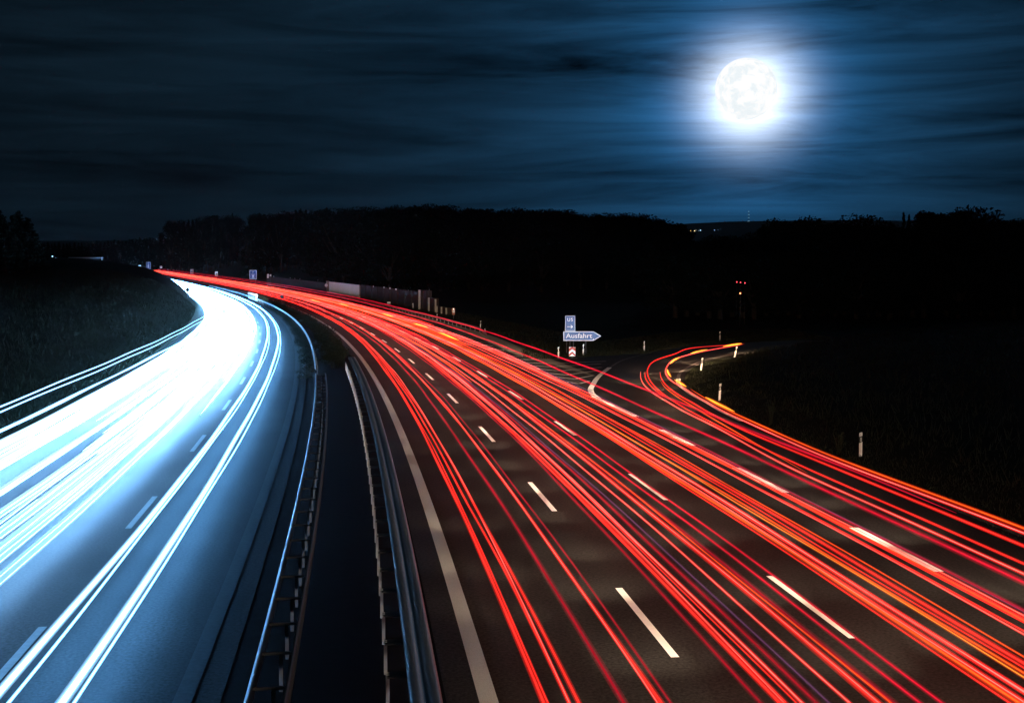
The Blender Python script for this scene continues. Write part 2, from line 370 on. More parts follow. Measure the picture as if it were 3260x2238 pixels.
# ---------------- light trails of the passing cars ----------------
COLS = {  # core colour, strength, halo colour, strength
    'pink': ((1, .17, .14), 2.3, (1, .014, .012), .30), 'red': ((1, .045, .034), 1.4, (1, .014, .008), .25), 'dark': ((1, .03, .05), .42, (1, .01, .05), .07),
    'orange': ((1, .16, .02), 1.2, (1, .045, .005), .22), 'yellow': ((1, .55, .06), 2.2, (1, .2, .01), .3), 'amber': ((1, .40, .05), 1.2, (1, .12, .01), .16), 'magenta': ((1, .03, .06), .75, (.9, .0, .03), .13), 'violet': ((.45, .16, .40), .32, (.25, .08, .22), .06),
    'white': ((.19, .50, 1), 7, (.5, .76, 1), .7), 'whitein': ((.12, .44, 1), 7.5, (.4, .7, 1), .5), 'whitethin': ((.3, .62, 1), 3.5, (.15, .45, 1), .12)}
DOWN = {'white': 350, 'whitein': 108, 'whitethin': 3}
EM = {}
def em(k):
    if k not in EM: EM[k] = (emis('lamp_light_' + k, COLS[k][0], COLS[k][1], DOWN.get(k, COLS[k][1] * .08), (.075, 1.2, .12) if k == 'white' else (1, 1, .1) if k[:5] == 'white' else (.62, 1.25, .35)), glowmat('lamp_glow_' + k, COLS[k][2], COLS[k][3], (.10, 1.2, .1) if k == 'white' else (.5, 1.1, .1) if k[:5] == 'white' else (.55, 1.2, .35)))
    return EM[k]
def trail_pts(off, z, y0, y1, seed=0):
    ys = ysamp(y0, y1); r = random.Random(seed); ph = [r.random() * 6.3 for _ in range(4)]
    if not isinstance(off, (int, float)): a = np.array(off, float); o = np.interp(ys, a[:, 0], a[:, 1])
    else: o = np.full(len(ys), float(off))
    amp = .035
    o = o + amp * np.sin(ys / 17 + ph[0]) + amp * .6 * np.sin(ys / 7.3 + ph[1])
    X, Y = road(o, ys)
    Zz = g(Y) + z + .016 * np.sin(ys / 3.1 + ph[2]) + .03 * np.sin(ys / 19 + ph[3])
    return np.stack([X, Y, Zz], 1)
def trail(kind, P, r, label, group, name='tail_light_trail', halo=2.3, fx=1.0, cat='light trail'):
    if name == 'tail_light_trail': r *= .86
    d = np.r_[0, np.cumsum(np.linalg.norm(np.diff(P, axis=0), axis=1))]; tl = min(12, d[-1] * .3)
    tp = np.clip(np.minimum(d / tl, (d[-1] - d) / tl), .02, 1) ** .6
    c = .50 if halo > 2 else .9
    V, F = sweep(P, circ(r * c, 12, fx), taper=tp); m = em(kind)
    o = obj(name, mesh(name, V, F, True), m[0], label=label, cat=cat, group=group)
    VV, FF = [], []; b = 0
    for q in ((.85, 1.25, halo * .85) if halo > 2 else (1.3, halo)):
        V, F = sweep(P, circ(r * q, 10, fx), taper=tp); VV.append(V); FF.append(F + b); b += len(V)
    obj('glow', mesh('glow', np.concatenate(VV), np.concatenate(FF), True), m[1], o)
    return o
G1 = 'red tail-light trails in the inner lane'; G2 = 'red tail-light trails in the middle lane'; G3 = 'red tail-light trails in the right-hand through lane'; G4 = 'tail-light trails curving on to the exit ramp'
YN, YF = -14, 930
TR = [  # offset, height, y0, y1, kind, radius, label, group
    (.63, .75, YN, 620, 'red', .036, 'broad plain red trail closest to the textured white inner edge line', G1),
    ([(0, 1.03), (29, 1.03), (37, .98), (200, .85)], .72, YN, YF, 'red', .024, 'left line of the close red pair beside the innermost trail', G1),
    ([(0, 1.2), (28, 1.14), (37, 1.10), (200, 1.0)], .76, YN, YF, 'red', .028, 'right, brighter line of the close red pair beside the innermost trail', G1),
    (1.94, .75, YN, 520, 'dark', .04, 'soft dim red trail alone in the middle of the inner lane', G1),
    ([(0, 2.5), (120, 2.5), (300, 2.6)], .75, YN, YF, 'red', .030, 'bright red trail just left of the first row of lane dashes', G1),
    (2.68, .78, YN, 260, 'dark', .022, 'thin dull line running along the right side of the trail by the first dashes', G1),
    (4.40, .75, YN, YF, 'red', .034, 'lowest red line of the broad band right of the first row of dashes', G2),
    (4.55, .72, YN, 700, 'red', .022, 'middle line of the broad band right of the first row of dashes', G2),
    (4.75, .76, YN, YF, 'pink', .026, 'palest line on the right side of the broad band after the first dashes', G2),
    (5.05, .74, YN, 260, 'dark', .035, 'dull wide trail between the broad band and the bright thin one', G2),
    ([(0, 5.57), (200, 5.6)], .75, YN, YF, 'pink', .022, 'thin bright pinkish trail in the centre of the middle lane', G2),
    ([(0, 6.05), (200, 6.0)], .75, YN, YF, 'red', .042, 'widest glowing red trail right of the centre of the middle lane', G2),
    (6.66, .75, YN, 400, 'magenta', .028, 'duller crimson trail left of the second row of lane dashes', G2),
    (7.0, .75, YN, 700, 'magenta', .026, 'crimson trail touching the second row of lane dashes from the left', G2),
    (8.18, .75, YN, YF, 'orange', .036, 'orange-red trail just right of the second row of lane dashes', G3),
    (8.34, .72, YN, 500, 'red', .03, 'wide red line lying against the orange-red one after the second dashes', G3),
    (8.62, .76, YN, YF, 'pink', .034, 'brightest pink trail of the right-hand through lane', G3),
    (8.93, .78, YN, 330, 'amber', .020, 'thin yellow-orange indicator trail in the right-hand through lane', G3),
    (9.02, .74, YN, 700, 'orange', .022, 'soft orange trail beneath the thin yellow one', G3),
    ([(0, 9.42), (36, 9.45), (200, 9.6)], .75, YN, YF, 'red', .032, 'soft red trail right of the yellow and orange pair', G3),
    ([(0, 10.3), (200, 10.2)], .72, YN, YF, 'pink', .017, 'left thin line of the sharp double trail left of the wide block markings', G3),
    (10.42, .76, YN, YF, 'red', .016, 'right thin line of the sharp double trail left of the wide block markings', G3),
    (10.72, .75, YN, 600, 'red', .042, 'wide red trail touching the wide white block markings', G3),
    (11.0, .78, YN, 160, 'dark', .032, 'dark red trail passing over the wide white block markings', G3),
]
for i, t in enumerate(TR): trail(t[4], trail_pts(t[0], t[1], t[2], t[3], i), t[5], t[6], t[7])
# fine extra strands inside the bands
for i, (o, z, k, r) in enumerate([(.70, .80, 'red', .010), (1.08, .80, 'pink', .009), (2.42, .80, 'pink', .010), (4.33, .80, 'red', .009), (4.48, .79, 'pink', .008), (4.64, .80, 'red', .008), (4.82, .73, 'pink', .009), (5.12, .8, 'violet', .014), (5.92, .82, 'pink', .010), (6.14, .8, 'orange', .010), (8.08, .8, 'red', .010), (8.27, .8, 'pink', .010), (8.5, .8, 'red', .010), (8.75, .7, 'red', .012),
        (9.14, .8, 'red', .009), (9.5, .8, 'orange', .009), (10.55, .8, 'red', .010), (10.64, .82, 'orange', .009), (10.84, .82, 'pink', .010), (11.1, .8, 'violet', .014), (4.2, .7, 'dark', .02), (6.3, .7, 'dark', .025)]):
    trail(k, trail_pts(o, z, YN, 300 + 60 * (i % 9), 700 + i), r * 1.6, 'very fine strand of tail light running inside a broader red band', 'fine strands within the red bands')
# further traffic that only shows in the distance
for i in range(15):
    o = [3.0, 4.9, 5.3, 6.3, 7.3, 8.8, 9.7, 10.0, 10.9, 11.3, 5.8, 6.9, 9.2, 2.2, 11.7][i]; y0 = [210, 62, 75, 90, 120, 95, 110, 130, 70, 85, 150, 180, 160, 330, 150][i]
    k = ['pink', 'pink', 'orange', 'pink', 'red', 'pink', 'orange', 'pink', 'pink', 'pink', 'pink', 'orange', 'pink', 'pink', 'red'][i]
    trail(k, trail_pts(o, .7 + .05 * (i % 4), y0, YF, 50 + i), .034, 'pale red brake-light trail that only starts far up the curve', 'brake-light trails bunched in the distance', 'brake_light_trail')
for i, (o, y0, y1) in enumerate([(9.9, 118, 134), (9.9, 142, 156), (6.2, 250, 268), (8.6, 225, 240), (9.8, 176, 190)]):
    trail('yellow', trail_pts(o, .86, y0, y1, 90 + i), .05, 'short yellow indicator flash among the distant red trails', 'indicator flashes in the distance', 'indicator_trail')
# the truck that takes the exit lane: two high lamps
trail('magenta', trail_pts([(0, 10.72), (100, 10.78), (173, 10.95), (300, 11.2)], 1.5, YN, YF, 201), .034, 'lower long crimson truck trail crossing the chevron area', 'high crimson trails of a truck', 'truck_light_trail')
trail('magenta', trail_pts([(0, 12.7), (100, 12.9), (132, 13.1), (191, 13.4), (300, 14.2), (500, 14.6)], 1.5, 30, YF, 202), .034, 'upper long crimson truck trail running over the guardrail and grass', 'high crimson trails of a truck', 'truck_light_trail')
# exit-ramp trails
def spline3(P, z, n=10):
    P = np.array(P, float); d = np.r_[0, np.cumsum(np.hypot(*np.diff(P, axis=0).T))]; t = np.linspace(0, d[-1], len(P) * n)
    return np.stack([cr(P, d, t, 0), cr(P, d, t, 1), g(cr(P, d, t, 1)) + z], 1)
def lead(s0, ys): return [tuple(float(v) for v in road(s0, y)) for y in ys]
NE = (-14, 5, 20, 32, 42)
trail('pink', spline3(lead(12.78, NE) + [(8.9, 55.5), (8.4, 60.9), (8.1, 65.9), (7.9, 69.9), (7.9, 74.5), (8.2, 79.7), (8.7, 84.7)], .75), .030, 'left bright trail to the ramp, beginning short beside the gore', G4)
trail('red', spline3([(8.45, 65.9), (8.25, 69.9), (8.25, 74.5), (8.5, 79.7), (9.0, 84.7)], .75), .026, 'short red stub parallel to the left ramp trail', G4)
trail('red', spline3(lead(13.3, NE) + [(9.0, 57), (8.6, 63), (8.4, 69.9), (8.5, 75.9), (8.9, 82.1), (9.5, 87.5), (10.8, 94.7), (13.2, 102.0), (16.1, 110.4), (21.4, 115.6)], .75), .026, 'thin red trail following the whole left side of the ramp', G4)
trail('red', spline3(lead(14.3, NE) + [(9.9, 55), (9.5, 61.3), (9.4, 64.3), (9.2, 68.7), (9.2, 74.5), (9.5, 79.7), (10.0, 84.7)], .75), .032, 'red trail in mid ramp that begins short beside the right edge', G4)
trail('orange', spline3([(10.2, 43), (9.85, 50), (9.62, 55), (9.35, 61.3), (9.25, 64.3), (9.1, 68.7), (9.1, 74.5), (9.35, 79)], .66), .024, 'orange line hugging the mid-ramp red trail from below', G4)
trail('pink', spline3(lead(15.1, (-14, 5, 20, 32)) + [(11.5, 46.9), (10.7, 56.1), (10.3, 61.3), (10.1, 67.0), (10.0, 72.8), (9.9, 77.4), (10.2, 83.0), (11.1, 89.5), (12.4, 95.9), (15.1, 103.3), (21.2, 115.2)], .75), .030, 'bright trail along the right edge line of the exit', G4)
trail('orange', spline3(lead(15.3, (-14, 5, 20, 32)) + [(11.7, 46.9), (10.9, 56.1), (10.52, 61.3), (10.3, 67.0), (10.25, 72.0)], .80), .032, 'orange indicator trail on the right edge line beside the grass', G4)
for i, P in enumerate([[(10.15, 72.8), (10.1, 75.5), (10.05, 77.4)], [(10.1, 79.5), (10.25, 82), (10.6, 85.6)], [(11.4, 90.5), (12.4, 95.0), (13.0, 97)], [(14.4, 101.3), (15.6, 104.3), (16.6, 106.4)], [(18.6, 110.6), (20, 113.2), (21.1, 115.1)], [(10.7, 60), (10.45, 64), (10.35, 67)]]):
    trail('yellow', spline3(P, .84), .05, 'short yellow indicator flash on the ramp bend', 'indicator flashes along the ramp', 'indicator_trail')
# oncoming headlights
GW = 'white headlight trails massed in the outer oncoming lanes'
for i, o in enumerate([-8.19, -7.98, -7.15, -6.91]):
    trail('whitein', trail_pts(o, .65, YN, YF, 300 + i), (.050, .020, .056, .019)[i], ['wide white headlight trail right of the oncoming lane dashes', 'thin white line close beside the wide left headlight trail', 'widest white headlight trail nearest the median', 'thinnest white line nearest the median'][i], 'headlight trails of the car nearest the median', 'headlight_trail', halo=1.7)
k = 0
bands = [(-10.35, -11.15, 6), (-11.3, -12.4, 7), (-13.05, -13.45, 3), (-14.5, -15.1, 5), (-15.2, -16.3, 8)]
for a, b, n in bands:
    for j in range(n):
        o = a + (b - a) * j / (n - 1); k += 1
        o2 = o + random.uniform(-.05, .05)
        off = [(0, o), (60, o2), (120, o2 * .985 - .2 + random.uniform(-.3, .3)), (300, o2 + random.uniform(-.5, .5))]
        trail('white', trail_pts(off, random.choice([.6, .65, .72, .8, .95]), YN, YF, 400 + k), random.choice([.035, .045, .06]), 'dazzling white headlight trail merging with its neighbours in the outer lanes', GW, 'headlight_trail', halo=1.6)
for i, o in enumerate([-9.6, -13.9, -12.9, -14.0, -9.9, -12.7]):
    trail('white', trail_pts(o, .65, (62, 70, 55, 60, 80, 50)[i], YF, 500 + i), .06, 'white headlight trail that only starts beyond the first bend', 'headlight trails further up the oncoming lanes', 'headlight_trail', halo=1.6)
for i, (o, z) in enumerate([(-14.33, 3.0), (-13.85, 3.0), (-12.62, 3.02), (-12.68, 2.93)]):
    trail('whitethin', trail_pts(o, z, YN, 132, 600 + i), (.026, .024, .034, .024)[i], ['topmost thin white line above the left grass bank', 'second thin white line above the left grass bank', 'thicker white line just above the left road edge', 'thin white line under the thick one at the left road edge'][i], 'high thin trails of truck lamps', 'truck_light_trail', halo=1.6)
# warm spots added along the lanes to light the road as outbound headlights would
def beams(lanes, ys, power, z=2.3, col=(1, .78, .56), size=92, pitch=30):
    for ln in lanes:
        for y in ys:
            l = bpy.data.lights.new('fill_spot', 'SPOT'); l.energy = power; l.color = col; l.spot_size = math.radians(size); l.spot_blend = 1; l.shadow_soft_size = .45
            o = bpy.data.objects.new('fill_spot', l); COL.objects.link(o); X, Y = road(ln + random.uniform(-.5, .5), y + random.uniform(-.8, .8)); o.location = (X, Y, float(g(Y)) + z)
            o.rotation_euler = (math.radians(90 - pitch), 0, math.atan(-float(Ms(y))))
beams((1.5,), np.arange(-10, 200, 5), 430)
beams((3.9, 6.9, 9.9), np.arange(-8, 200, 5), 1080)
beams((12.9,), np.arange(-8, 200, 5), 1050, pitch=38, size=84)
beams((6.0,), np.arange(205, 500, 22), 5500, size=46, pitch=4)
def spot(p, q, power, col, size, rad=.1):
    l = bpy.data.lights.new('fill_spot', 'SPOT'); l.energy = power; l.color = col; l.spot_size = math.radians(size); l.spot_blend = .8; l.shadow_soft_size = rad
    o = bpy.data.objects.new('fill_spot', l); COL.objects.link(o); o.location = p
    o.rotation_euler = (Vector(p) - Vector(q)).to_track_quat('Z', 'Y').to_euler()
for (x0, y0), (x1, y1) in (((9.6, 60), (9.2, 70)), ((9.0, 66), (9.2, 76)), ((9.0, 72), (9.6, 82)), ((9.2, 78), (10.4, 88)), ((8.0, 82), (9.0, 92)), ((10.2, 85), (12.4, 95)), ((11.8, 92), (15, 102)), ((9.6, 90), (12, 100)), ((14, 99), (18, 108)), ((16.8, 106), (21, 113)), ((12.6, 101), (16, 110)), ((19, 113), (27, 119))):
    spot((x0, y0, 1.25), (x1, y1, -2.2), 2600, (1, .66, .40), 64)  # warm spots added along the ramp to light its asphalt and lines
spot((5.5, 78, 1.0), (6.4, 112.8, 1.9), 17000, (.35, .66, 1), 9)  # bluish spot added only to light the exit sign, no headlight there
spot((7, 78, 1.0), (12, 116, .6), 12000, (.35, .62, 1), 16)  # second bluish spot added to light the grass beyond the sign
spot((-46, 240, 4.5), (-61.5, 292, 1.4), 400000, (.7, .85, 1), 14)  # pale spot added to brighten the crash cushion

# ---------------- guardrails ----------------
WB = [(0, .31), (-.03, .30), (-.08, .25), (-.08, .20), (-.02, .155), (-.08, .11), (-.08, .06), (-.03, .01), (0, 0), (.006, .01), (-.07, .06), (-.07, .11), (-.012, .155), (-.07, .20), (-.07, .25), (-.02, .295)]
def rail_beam(name, s, y0, y1, z0, parent, mt, flip=1, prof=WB, dz=None):
    ys = ysamp(y0, y1)
    if y1 < 150: ys = np.arange(y0, y1 + .1, 1.0)
    X, Y = road(np.full(len(ys), float(s)), ys); Zz = g(Y) + z0
    if dz is not None: Zz = Zz + dz(ys)
    V, F = sweep(np.stack([X, Y, Zz], 1), [(a * flip, b) for a, b in prof]); return obj(name, mesh(name, V, F), mt, parent)
def cpost(V, F, x, y, z0, h, yaw):
    box(V, F, (x, y, z0 + h / 2), .012, .10, h, yaw); 
    for e in (-1, 1):
        box(V, F, (x + .03 * math.cos(yaw) - e * .054 * math.sin(yaw), y + .03 * math.sin(yaw) + e * .054 * math.cos(yaw), z0 + h / 2), .06, .008, h, yaw)
def posts(parent, s, ys, h, name='post', mt=STEELD, stuff=False, w=1.0):
    V, F = [], []
    for y in ys:
        X, Y = road(s, y); yaw = math.atan(-float(Ms(y)))
        if not stuff: V, F = [], []
        V0 = len(V); cpost(V, F, float(X), float(Y), float(g(Y)) - .05, h + .05, yaw)
        if not stuff: obj(name, mesh(name, V, F), mt, parent)
    if stuff: o = obj(name + 's', mesh(name, V, F), mt, parent, kind='stuff')
# median, oncoming side: double-sided rail
r1 = empty('median_guardrail', (0, 0, 0)); tag(r1, 'double-sided steel guardrail with its lit edge beside the oncoming lanes', 'guardrail', 'median guardrails')
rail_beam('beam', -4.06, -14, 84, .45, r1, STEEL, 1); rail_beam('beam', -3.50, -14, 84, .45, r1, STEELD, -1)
rail_beam('beam', -4.06, 90.5, 420, .45, r1, STEEL, 1, dz=lambda y: .10 * np.sin(y / 9) * 0)
ys1 = np.arange(3.8, 84, 1.92)
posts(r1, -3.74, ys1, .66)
for y in ys1:
    V, F = [], []; X, Y = road(-3.79, y); box(V, F, (float(X), float(Y), .69), .52, .055, .05, math.atan(-float(Ms(y)))); obj('spacer', mesh('spacer', V, F), SPACER, r1)
posts(r1, -3.98, np.arange(92, 420, 4), .66, stuff=True)
# median, outbound side: box rail with posts
r2 = empty('median_guardrail', (0, 0, 0)); tag(r2, 'wide box-beam guardrail with pale posts beside the outbound edge line', 'guardrail', 'median guardrails')
BX = [(-.26, 0), (-.26, .1), (-.20, .13), (-.05, .13), (-.03, .09), (.03, .09), (.05, .13), (.20, .13), (.26, .1), (.26, 0)]
rail_beam('beam', -1.2, -14, 99, .62, r2, STEEL, 1, BX)
ys2 = np.arange(2.5, 97, 1.93)
for y in ys2:
    X, Y = road(-1.82, y); yaw = math.atan(-float(Ms(y))); V, F = [], []
    cpost(V, F, float(X), float(Y), -.05, .68, yaw); obj('post', mesh('post', V, F), STEEL, r2)
    V, F = [], []; X, Y = road(-1.62, y); box(V, F, (float(X), float(Y), .60), .36, .30, .03, yaw); obj('spacer', mesh('spacer', V, F), SPACER, r2)
# right verge
r3 = empty('verge_guardrail', (0, 0, 0)); tag(r3, 'single steel guardrail along the gravel strip right of the outbound lanes', 'guardrail')
rail_beam('beam', 16.55, 141, 430, .44, r3, STEEL, 1, dz=lambda y: -.5 * np.clip((146 - y) / 5, 0, 1))
posts(r3, 16.72, np.arange(143.5, 230, 3.4), .70, mt=STEEL); posts(r3, 16.72, np.arange(233, 430, 4), .70, stuff=True)
# bright crash cushion on the median rail
cc = empty('crash_cushion', (*[float(v) for v in road(-4.2, 292)], float(g(292))), math.atan(-float(Ms(292))))
tag(cc, 'white-lit crash cushion with round reflectors on the median rail far up the curve', 'crash cushion')
for zz in (.35, .75): obj('rail', boxmesh('rail', (0, 0, zz), .12, 24, .22), SWHITE, cc)
for i in range(8):
    V, F = [], []; cyl(V, F, (-.05, -11.2 + i * 3.2, 1.3), (.05, -11.3 + i * 3.2, 1.3), .34, .34, 14); box(V, F, (0.1, -11.2 + i * 3.2, .6), .08, .1, 1.2)
    obj('reflector', mesh('reflector', V, F), SWHITE, cc)

# ---------------- delineator posts ----------------
def delineator(x, y, label, side=1, tilt=0, h=1.0):
    z = float(terrain(x, y)); t = empty('delineator_post', (x, y, z)); tag(t, label, 'delineator post', 'white delineator posts with black bands'); t.rotation_euler = (0, tilt, 0)
    prof = [(-.065, -.05), (.065, -.05), (.05, .05), (-.05, .05)]
    def seg(n, z0, z1, m_, sl=0, gx=0):
        V = [(a + 0, b - gx, z0 + (sl * a if z0 > .1 else 0)) for a, b in prof] + [(a, b - gx, z1 + sl * a) for a, b in prof]
        F = [(3, 2, 1, 0), (4, 5, 6, 7)] + [(i, (i + 1) % 4, 4 + (i + 1) % 4, 4 + i) for i in range(4)]
        return obj(n, mesh(n, V, F), m_, t)
    seg('shaft', -.1, .60 * h, WHITE, .5 * side); b = seg('black_band', .602 * h, .85 * h, BLACK, .5 * side); seg('top_cap', .852 * h, h, WHITE, .35 * side)
    obj('reflector', boxmesh('reflector', (0, -.056, .725 * h), .05, .012, .18), REFL, t)
for (x, y), lb, tl in [((14.3, 51.2), 'large delineator post on the grass right of the exit lane, nearest of all', 0), ((12.2, 73.6), 'leaning delineator post on the inside of the ramp bend, nearest to the camera', .05), ((14.3, 94.9), 'tilted delineator post further round the inside of the ramp bend', .12), ((19.2, 108.2), 'strongly leaning delineator post where the ramp vanishes', .2),
                       ((12.3, 116.7), 'delineator post on the outer grass of the ramp, right of the exit sign', 0), ((22.3, 134.6), 'small far delineator post above the end of the ramp', 0), ((4.0, 108.0), 'delineator post left of the red and white chevron board', 0), ((6.35, 112.0), 'blue-lit delineator post under the exit arrow sign', .03),
                       ((-4.1, 162.6), 'slim delineator post on the grass behind the end of the guardrail', .05), ((-11.1, 186.2), 'delineator post standing in front of the guardrail by the gravel strip', 0), ((-18.9, 240), 'delineator post between the guardrail and the noise barrier', 0), ((-30.2, 286), 'far delineator post below the dark noise barrier', 0)]:
    delineator(x, y, lb, 1, tl)

# ---------------- signs ----------------
def plate(name, pts, th, mt, parent, y=0):
    n = len(pts); V = [(x, y, z) for x, z in pts] + [(x, y + th, z) for x, z in pts]
    F = [tuple(range(n)), tuple(range(2 * n - 1, n - 1, -1))] + [(i, n + i, n + (i + 1) % n, (i + 1) % n) for i in range(n)]
    return obj(name, mesh(name, V, F), mt, parent)
def rrect(w, h, r, cx=0, cz=0, n=4):
    P = []
    for qx, qz, a0 in ((1, 1, 0), (-1, 1, 90), (-1, -1, 180), (1, -1, 270)):
        for i in range(n + 1):
            a = math.radians(a0 + 90 * i / n); P.append((cx + qx * (w / 2 - r) + r * math.cos(a), cz + qz * (h / 2 - r) + r * math.sin(a)))
    return P[::-1]
def ring(name, outer, inner, mt, parent, y):
    n = len(outer); V = [(x, y, z) for x, z in outer] + [(x, y, z) for x, z in inner] + [(x, y + .006, z) for x, z in outer] + [(x, y + .006, z) for x, z in inner]
    F = [(i, (i + 1) % n, n + (i + 1) % n, n + i) for i in range(n)] + [(2 * n + i, 3 * n + i, 3 * n + (i + 1) % n, 2 * n + (i + 1) % n) for i in range(n)] + [(i, 2 * n + i, 2 * n + (i + 1) % n, (i + 1) % n) for i in range(n)] + [(n + i, n + (i + 1) % n, 3 * n + (i + 1) % n, 3 * n + i) for i in range(n)]
    return obj(name, mesh(name, V, F), mt, parent)
def pole(parent, x, z1, r=.038, y=.05, z0=-.1, mt=STEELD):
    V, F = [], []; cyl(V, F, (x, y, z0), (x, y, z1), r, r); return obj('post', mesh('post', V, F), mt, parent)
k = 112.8 / FX
sx = (1793.3 - 1630) * k
t = empty('exit_sign', (sx, 112.8, 0)); tag(t, 'blue arrow-shaped motorway sign reading Ausfahrt beside the exit gore', 'road sign')
bw, bh, z0 = 3.44, .88, 1.20
def arrow(i): # inset
    return [(i, z0 + i), (i, z0 + bh - i), (2.72 - i * .1, z0 + bh - i), (bw - i * 1.5, z0 + bh / 2), (2.72 - i * .1, z0 + i)]
plate('sign_panel', arrow(0), .03, BLUE, t); ring('border', arrow(.02), arrow(.085), SWHITE, t, -.012)
text('Ausfahrt', .60, SWHITE, t, 'lettering', 1.42, z0 + .45, -.01, width=2.36, bold=.002)
pole(t, .62, z0 + .02); pole(t, 2.05, z0 + .02)
V, F = [], []
for a, b, c_, d in ((2.5, z0 + .02, .26, .07), (2.70, z0 + .04, .2, .09), (2.72, z0 + .13, .07, .1)):
    V0 = len(V); V += [(a - c_ / 2, -.018, b), (a + c_ / 2, -.018, b + .02), (a + c_ / 3, -.018, b + d), (a - c_ / 2.5, -.018, b + d * .8)]; F.append((V0, V0 + 1, V0 + 2, V0 + 3))
obj('scuff_mark', mesh('scuff', V, F), SWHITE, t)
t = empty('diversion_sign', ((1815.5 - 1630) * k, 112.86, 0)); tag(t, 'small upright blue sign reading U5 with an arrow, above the exit sign', 'road sign')
plate('sign_panel', rrect(.92, 1.40, .06, 0, 2.79), .03, BLUE, t, .0); ring('border', rrect(.89, 1.37, .06, 0, 2.79), rrect(.82, 1.30, .05, 0, 2.79), SWHITE, t, -.012)
text('U', .42, SWHITE, t, 'letter', -.13, 3.10, -.01, bold=.004); text('5', .42, SWHITE, t, 'numeral', .16, 3.10, -.01, bold=.004)
AR = [(-.26, 2.45), (.12, 2.45), (.03, 2.34), (.10, 2.33), (.26, 2.475), (.10, 2.62), (.03, 2.61), (.12, 2.50), (-.26, 2.50)]
plate('arrow', AR[::-1], .006, SWHITE, t, -.012); pole(t, -.30, 2.2, y=.08); pole(t, .30, 2.2, y=.08)
k = 107.0 / FX
t = empty('chevron_board', ((1822 - 1630) * k, 107.0, 0)); tag(t, 'red and white chevron board standing below the exit arrow sign', 'road sign')
cw, ch_, cz = .55, .80, .22
plate('panel', rrect(cw, ch_, .02, 0, cz + ch_ / 2), .03, SWHITE, t)
for b0, th in ((.62, .30), (.22, .17)):
    for e in (-1, 1):
        lo, hi = cz + b0 - .22, cz + b0
        P = [(0, hi), (0, min(hi + th, cz + ch_)), (e * cw / 2, min(lo + th, cz + ch_)), (e * cw / 2, lo)]
        plate('red_stripe', P if e > 0 else P[::-1], .004, RED, t, -.006)
plate('red_corner', [(-cw / 2, cz + ch_ - .02), (cw / 2, cz + ch_ - .02), (cw / 2, cz + ch_), (-cw / 2, cz + ch_)], .004, RED, t, -.008)
pole(t, 0, cz + .1)
def roadsign(name, sx0, sx1, sy0, sy1, depth, mt, label, border=None, cat='road sign', rr=.05, twopole=False, extra=None):
    k = depth / FX; X = ((sx0 + sx1) / 2 - 1630) * k; zb = CH - (sy1 - YH) * k; zt = CH - (sy0 - YH) * k; gz = float(g(depth)); w = (sx1 - sx0) * k
    t = empty(name, (X, depth, gz)); tag(t, label, cat); zb -= gz; zt -= gz; h = zt - zb
    plate('sign_panel', rrect(w, h, rr * w, 0, (zb + zt) / 2), .05, mt, t)
    if border: ring('border', rrect(w * .99, h * .99, rr * w, 0, (zb + zt) / 2), rrect(w * .88, h * .91, rr * w, 0, (zb + zt) / 2), border, t, -.03)
    if twopole:
        pole(t, -w * .32, zt - .1, .06, .11); pole(t, w * .32, zt - .1, .06, .11)
    else: pole(t, 0, zt - .1, .05, .10)
    if extra: extra(t, w, h, (zb + zt) / 2)
    return t
def ex1(t, w, h, zc):
    text('P', h * .26, SWHITE, t, 'letter', 0, zc + h * .26, -.02)
    obj('text_line', boxmesh('l', (0, -.02, zc + h * .03), w * .46, .02, h * .05), SWHITE, t)
    obj('pictogram', boxmesh('l', (0, -.02, zc - h * .16), w * .27, .02, h * .2), SWHITE, t); obj('pictogram_hole', boxmesh('l', (0, -.034, zc - h * .17), w * .1, .01, h * .07), BLUE, t)
    obj('text_line', boxmesh('l', (0, -.02, zc - h * .34), w * .4, .02, h * .05), SWHITE, t)
def ex2(t, w, h, zc):
    obj('text_line', boxmesh('l', (0, -.02, zc + h * .33), w * .4, .02, h * .08), SWHITE, t)
    V = [(-w * .15, -.03, zc - h * .4), (w * .25, -.03, zc - h * .35), (w * .12, -.03, zc - h * .12), (w * .22, -.03, zc + h * .1), (-w * .02, -.03, zc + h * .22), (-w * .2, -.03, zc + h * .02)]
    obj('route_symbol', mesh('r', V, [tuple(range(6))]), SWHITE, t)
def ex3(t, w, h, zc): obj('text_line', boxmesh('l', (0, -.02, zc), w * .3, .02, h * .35), GREYB, t)
roadsign('parking_sign', 796, 818.4, 860.6, 889.3, 477, BLUE, 'blue white-framed sign with P and a pictogram right of the distant road', SWHITE, twopole=True, extra=ex1)
roadsign('direction_sign', 467.7, 482.6, 835, 856.7, 930, BLUE, 'farthest blue framed sign at the vanishing left end of the road', SWHITE, twopole=True, extra=ex2)
roadsign('small_sign', 443.8, 452, 844.6, 855.5, 925, SWARM, 'white sign at the far left, just left of the farthest blue sign', extra=ex3)
roadsign('small_sign', 511.5, 518.5, 847.7, 854.4, 900, GREYB if False else SWARM, 'tiny square pale sign just right of the farthest blue sign', extra=ex3)
roadsign('small_sign', 608, 618, 857.5, 872.5, 680, SWARM, 'upright white sign behind the red trails, left one of a pair', extra=ex3)
roadsign('small_sign', 686, 695, 864.7, 879.4, 581, SWARM, 'upright white sign behind the red trails, right one of a pair', extra=ex3)
roadsign('small_sign', 851.5, 857, 873, 885, 455, SWARM, 'narrow white sign on a reddish post right of the blue parking sign', extra=ex3)
roadsign('small_sign', 860, 865, 874, 880, 460, SWARM, 'very small bright sign right of the narrow white one', extra=ex3)
roadsign('emergency_sign', 1232.5, 1243, 960.8, 967, 250, SWHITE, 'small glowing white-blue sign plate below the dark noise barrier', cat='road sign')
